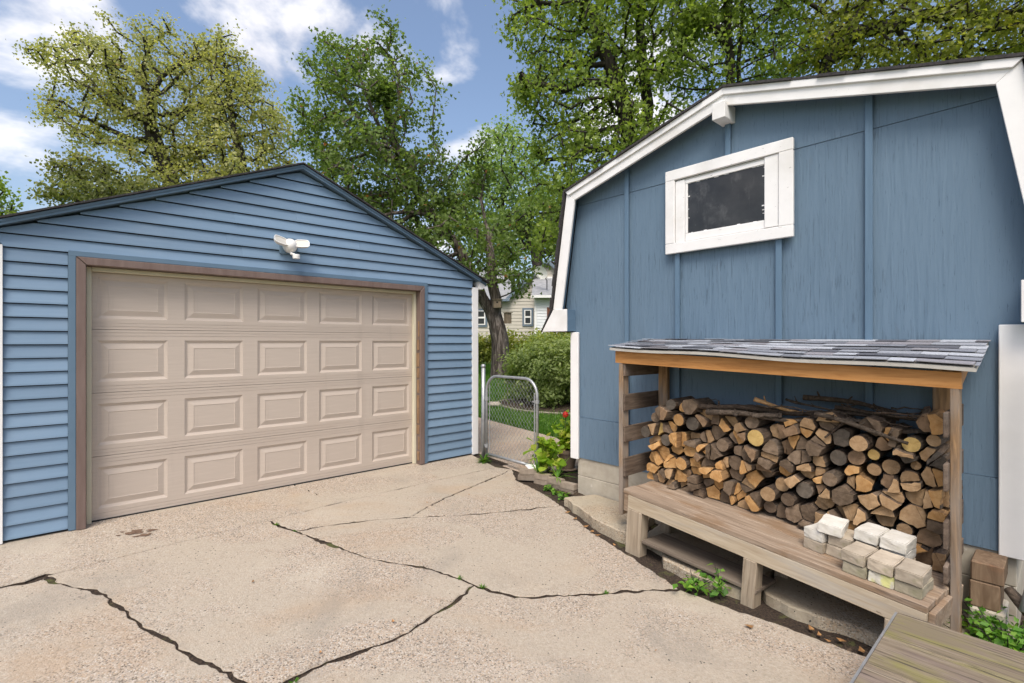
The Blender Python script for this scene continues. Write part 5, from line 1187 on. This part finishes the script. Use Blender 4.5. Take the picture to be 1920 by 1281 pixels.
# ------------------------------------------------------------------ gate, flower bed and small things in the yard
def gate():
    o = thing('chain_link_gate', 'galvanised chain link gate with a rounded top between garage and shed', 'gate', Matrix.Translation((*us(-.072, .31), zg(*us(-.072, .31)))) @ Matrix.Rotation(R(-48), 4, 'Z'))
    W_, Z0, Z1, rc = .92, .075, 1.08, .2; r = .0175
    pts = [(0, 0, Z0), (0, 0, Z1 - rc)] + [(rc - rc * math.cos(R(a)), 0, Z1 - rc + rc * math.sin(R(a))) for a in range(15, 91, 15)] + [(W_ - rc + rc * math.sin(R(a)), 0, Z1 - rc + rc * math.cos(R(a))) for a in range(0, 91, 15)] + [(W_, 0, Z0)]
    m = MB(); m.tube(pts, r, 10); m.tube([(0, 0, Z0), (W_, 0, Z0)], r, 10); m.build('frame', MT['galv'], o, 0, True)
    m = MB(); pit = .058
    inside = lambda x, z: .0 <= x <= W_ and Z0 <= z <= (Z1 if rc < x < W_ - rc else Z1 - rc + math.sqrt(max(0, rc * rc - (rc - min(x, W_ - x)) ** 2)))
    n = int(W_ / pit) + 1
    for k in range(n):
        for sg in (1, -1):
            x0 = k * pit; z = Z0; run = []
            i = 0
            while z < Z1 + .01:
                xx = x0 + (pit * .5 if (i % 2) else 0) * sg + pit * .5
                if inside(xx, z): run.append((xx, .003 * sg, z))
                i += 1; z += pit * .62
            if len(run) > 1: m.tube(run, .0017, 4, 0, False)
    struct(m.build('chain_link_mesh', MT['galv'], o), 'stuff')
    m = MB(); m.tube([(.06, .0, Z0 + .02), (.06, 0, Z1 - .1)], .006, 5); m.tube([(W_ - .045, 0, Z0 + .02), (W_ - .045, 0, Z1 - .16)], .008, 6); m.build('tension_bar', MT['galv'], o)
    for z in (.78, .18):
        m = MB(); m.tube([(-.055, 0, z), (.02, 0, z)], .011, 8); m.tube([(0, 0, z - .022), (0, 0, z + .022)], .026, 12); m.build('hinge', MT['galv'], o)
    m = MB(); m.tube([(W_, 0, .8), (W_, 0, .84)], .025, 12); m.box(W_ - .07, W_, -.012, .012, .812, .83); m.build('latch_collar', MT['galv'], o)
    p = us(-.075, .245); q = thing('gate_post', 'round galvanised post with a cap beside the garage corner', 'post', Matrix.Translation((*p, zg(*p) - .05)))
    MB().tube([(0, 0, 0), (0, 0, 1.24)], .026, 14).build('pipe', MT['galv'], q, 0, True); MB().lathe([(.03, 1.225), (.031, 1.25), (.02, 1.268), (.002, 1.272)], 14).build('cap', MT['galv'], q, 0, True)
gate()
def rosette(name, label, cat, x, y, z, n, L, wd, mat, seed, elev=(20, 70), group=None, arch=.5):
    """strappy leaves arching out of one crown"""
    rr = random.Random(seed); V = []; F = []; rn = []
    for i in range(n):
        a = rr.uniform(0, 6.28); e = R(rr.uniform(*elev)); l = L * rr.uniform(.6, 1.1); seg = 6; p = Vector((0, 0, 0)); dirv = Vector((math.cos(a) * math.cos(e), math.sin(a) * math.cos(e), math.sin(e))); side = Vector((-math.sin(a), math.cos(a), 0)); b = len(V); c = rr.random()
        for k in range(seg + 1):
            w_ = wd * (1 - (k / seg) ** 2) * (.6 + .8 * min(1, k / seg * 2)) * .5 + .0006; V += [p - side * w_, p + side * w_]; p = p + dirv * (l / seg); dirv = (dirv - Vector((0, 0, arch * 1.2 / seg))).normalized()
        for k in range(seg): F.append((b + 2 * k, b + 2 * k + 1, b + 2 * k + 3, b + 2 * k + 2)); rn.append(c)
    return tag(link(name, np_mesh(name, [tuple(v) for v in V], F, mat, False, rn), None, Matrix.Translation((x, y, z))), label, cat, group)
def leafy(name, label, cat, x, y, z, n, h, r, leaf, mat, seed, shape='round', group=None, stems=8):
    rg = np.random.default_rng(seed); root = thing(name, label, cat, Matrix.Translation((x, y, z)), group); m = MB(); pos = []
    for i in range(stems):
        a = rg.uniform(0, 6.28); q = r * math.sqrt(rg.uniform(.02, 1)); tp_ = np.array([q * math.cos(a), q * math.sin(a), h * rg.uniform(.45, 1)]); m.tube([(0, 0, 0), tuple(tp_ * [.45, .45, .6]), tuple(tp_)], [.004, .003, .002], 5)
        for k in range(n // stems):
            f = rg.uniform(.25, 1); pos.append(tp_ * [f, f, .25 + .75 * f] + rg.normal(size=3) * leaf * .5)
    pos = np.array(pos); V, F, rn = leaves_mesh(pos, leaf, 1., .55, seed, shape, .2, None, None, .7); link('foliage', np_mesh('foliage', V, F, mat, False, rn), root); m.build('stems', MT['lf_weed'] if False else MT['bark_dark'], root); return root
def flowerbed():
    z = -.07
    # soil corner
    m = MB(); pts = [us(-.06, 1.12), us(-.13, 1.45), us(-.2, 1.75), us(-.17, 2.05), us(.1, 1.95), us(.45, 1.86), us(.5, 1.3), us(.2, 1.1)]; c = us(.1, 1.55)
    m.add([(*p, zg(*p) - .004) for p in pts] + [(*c, zg(*c) + .055)], [(i, (i + 1) % 8, 8) for i in range(8)]); o = m.build('flower_bed', MT['soil']); struct(o)
    if o.data.polygons[0].normal.z < 0: o.data.flip_normals()
    def brick(x, y, z, yaw, lb, mat='edging', sz=(.19, .09, .06)):
        m = MB(); m.box(-sz[0] / 2, sz[0] / 2, -sz[1] / 2, sz[1] / 2, 0, sz[2]); tag(m.build('edging_brick', MT[mat], None, .006, False, Matrix.Translation((x, y, z)) @ Matrix.Rotation(R(yaw), 4, 'Z'), 2), lb, 'brick', 'bricks edging the flower bed')
    brick(.165, 5.66, -.062, -8, 'lower brick of the pair stacked by the gate foot'); brick(.18, 5.675, .0, 2, 'upper brick of the pair stacked by the gate foot')
    tag(MB().box(-.07, .07, -.055, .055, 0, .014).build('white_tile', MT['white'], None, .003, False, Matrix.Translation((.235, 5.74, .062)) @ Matrix.Rotation(R(20), 4, 'Z') @ Matrix.Rotation(R(8), 4, 'X')), 'small white tile lying on the stacked bricks by the gate', 'tile')
    for i, (x, y, yaw) in enumerate(((.345, 5.60, -30), (.475, 5.47, -46), (.60, 5.325, -44))):
        for k in range(2): brick(x + .006 * k, y + .004 * k, -.10 - .012 * i + k * .061, yaw + 3 * k, '%s edging brick %s' % (('lower', 'upper')[k], ('beside the stacked brick pair', 'in the middle of the bed edging', 'next to the broken stoop slab')[i]))
    # pot with geranium
    po = thing('flower_pot', 'brown plastic flower pot tucked against the shed corner', 'pot', Matrix.Translation((.665, 6.0, -.04)))
    MB().lathe([(.0, .012), (.115, .012), (.12, .03), (.085, .031), (.082, .03)], 24).build('saucer', MT['pot'], po, 0, True)
    MB().lathe([(.08, .02), (.115, .21), (.125, .212), (.128, .255), (.114, .256), (.11, .22), (.0, .219)], 28).build('pot', MT['pot'], po)
    g = leafy('geranium', 'red flowering geranium growing in the brown pot', 'plant', .665, 6.0, .18, 150, .42, .2, .09, MT['lf_lime'], 51, 'round', None, 13)
    rr = random.Random(6); m = MB(); 
    for k in range(34):
        v = Vector((rr.gauss(0, 1), rr.gauss(0, 1), rr.gauss(0, 1))).normalized() * .033; c_ = Vector((-.035, -.1, .46)) + v; q = v.normalized(); a = q.orthogonal().normalized() * .014; b_ = q.cross(a)
        m.add([c_ + a, c_ + b_, c_ - a, c_ - b_, c_ + q * .006], [(0, 1, 4), (1, 2, 4), (2, 3, 4), (3, 0, 4)])
    fl = m.build('flower_head', MT['red'], g); MB().tube([(-.01, -.02, .05), (-.03, -.08, .25), (-.035, -.1, .44)], .004, 5).build('flower_stalk', MT['bark_dark'], g)
    leafy('lime_plant', 'lime green broad-leaved plant spilling over the flower bed bricks', 'plant', .42, 5.78, -.03, 150, .52, .23, .11, MT['lf_lime'], 52, 'round', None, 14)
    rosette('strappy_plant', 'strappy green plant by the stacked bricks at the gate foot', 'plant', .29, 5.70, -.03, 26, .30, .013, MT['lf_weed'], 53, (40, 85))
    rosette('strappy_plant', 'arching strappy plant in front of the brown flower pot', 'plant', .50, 5.53, -.02, 16, .34, .015, MT['lf_weed'], 54, (25, 70), None, .9)
    for i, (x, y, lb) in enumerate(((.40, 5.36, 'small weed below the first edging brick'), (.47, 5.24, 'small weed under the middle edging brick'), (.53, 5.12, 'small weed next to the broken slab corner'))):
        leafy('weed', lb, 'weed', x, y, zg(x, y) - .02, 40, .05, .07, .035, MT['lf_weed'], 60 + i, 'round', 'weeds in the yard', 6)
flowerbed()
def yard():
    x, y = us(-.10, .30); rosette('grass_tuft', 'bright green weed tuft at the garage corner post', 'weed', x - .01, y - .1, zg(x, y), 46, .13, .016, MT['grass'], 70, (8, 65), 'weeds in the yard')
    def W(t, p): v = tp(t, p); return v.x, v.y, zg(v.x, v.y) - .015
    leafy('weed', 'leafy weed growing from the crack beside the broken slab under the platform', 'weed', *W(1.78, .885), 70, .13, .13, .05, MT['lf_weed'], 71, 'diamond', 'weeds in the yard', 9)
    leafy('weed', 'upright bright green weed beside the middle platform leg', 'weed', *W(1.93, .84), 30, .22, .07, .05, MT['lf_weed'], 72, 'diamond', 'weeds in the yard', 4)
    leafy('weed_patch', 'dense low green weeds between the deck and the shed corner', 'weed', *W(3.24, .40), 800, .27, .27, .042, MT['lf_weed'], 73, 'diamond', None, 40)
    for i, (x, y) in enumerate(((-1.99, 4.232), (-.36, 3.452), (-.2, 3.345), (.62, 3.31), (-1.78, 4.12), (-1.05, 2.42))):
        n = 18; rosette('crack_weed', 'tiny green weed sprouting in a driveway crack', 'weed', x, y, zg(x, y) - .012, n, .035, .007, MT['grass'], 80 + i, (10, 60), 'tiny weeds in the driveway cracks')
    m = MB(); pm = random.Random(31)
    for k in range(16):
        a, q = pm.uniform(0, 6.28), pm.uniform(0, .11); cx_, cy_, r_ = -2.98 + q * math.cos(a) * 1.3, 3.98 + q * math.sin(a), pm.uniform(.008, .035); n = 9
        m.add([(cx_ + r_ * pm.uniform(.6, 1.2) * math.cos(6.28 * i / n) * 1.6, cy_ + r_ * pm.uniform(.5, 1.1) * math.sin(6.28 * i / n), zg(cx_, cy_) + .0015 + k * .0002) for i in range(n)], [tuple(range(n))])
    struct(m.build('dried_mud', MT['mud']), 'stuff')
    # dry leaves and litter along the slab edge
    rr = random.Random(15)
    spots = [(.30, .50), (.45, .56), (.62, .62), (.72, .66), (.8, .68), (1.0, .72), (2.45, .80), (2.5, .83), (2.6, .80), (2.7, .82), (2.2, 1.05), (2.55, .86)]
    for i, (t, p) in enumerate(spots):
        v = tp(t, p); L = rr.uniform(.03, .06); m = MB(); m.add([(-L * .5, 0, .006), (-L * .1, L * .35, .002), (L * .5, 0, .012), (0, -L * .3, .003), (0, 0, .0)], [(0, 4, 1), (1, 4, 2), (2, 4, 3), (3, 4, 0)])
        tag(m.build('dry_leaf', MT['dry'], None, 0, False, Matrix.Translation((v.x, v.y, zg(v.x, v.y) + .004)) @ Matrix.Rotation(rr.uniform(0, 6), 4, 'Z')), 'curled dry brown leaf on the ground by the broken slab', 'leaf', 'dry leaves along the slab edge')
    for i in range(9):
        x, y = rr.uniform(-2.6, 1.2), rr.uniform(2.4, 5.3); L = rr.uniform(.012, .03); m = MB(); m.add([(-L * .5, 0, .005), (-L * .1, L * .35, .002), (L * .5, 0, .009), (0, -L * .3, .003), (0, 0, .0)], [(0, 4, 1), (1, 4, 2), (2, 4, 3), (3, 4, 0)])
        tag(m.build('dry_leaf', MT['dry'], None, 0, False, Matrix.Translation((x, y, zg(x, y) + .003)) @ Matrix.Rotation(rr.uniform(0, 6), 4, 'Z')), 'tiny dry leaf scrap lying on the driveway', 'leaf', 'leaf scraps on the driveway')
    # timber blocks, round log and downspout at the shed corner
    for z0, x0, x1, lb in ((.03, 3.075, 3.20, 'lower timber block under the shed corner board'), (.175, 3.08, 3.215, 'upper timber block stacked under the shed corner board')):
        tag(MB().box(x0, x1, -.26, -.02, z0, z0 + (.143 if z0 < .1 else .105)).build('timber_block', MT['timber'], None, .006, False, M_SHED), lb, 'timber', None)
    tag(MB().box(3.07, 3.22, -.27, -.018, -.2, .029).build('support_block', MT['block'], None, .01, False, M_SHED), 'grey concrete block beneath the stacked timber blocks', 'block')
    tag(MB().tube([tp(3.23, .22, .16), tp(3.28, .27, .12), tp(3.34, .33, .07), tp(3.42, .40, .0)], [.024, .03, .032, .03], 9).build('old_log', BARKS[0], None, 0, True), 'grey weathered round log lying by the shed corner post', 'log')
    tag(MB().tube([tp(3.345, .2, 1.5), tp(3.345, .2, .34), tp(3.33, .26, .26), tp(3.30, .34, .10)], .03, 10).build('downspout', MT['galv'], None, 0, True), 'rusty pale metal downspout ending beside the timber blocks', 'pipe')
yard()
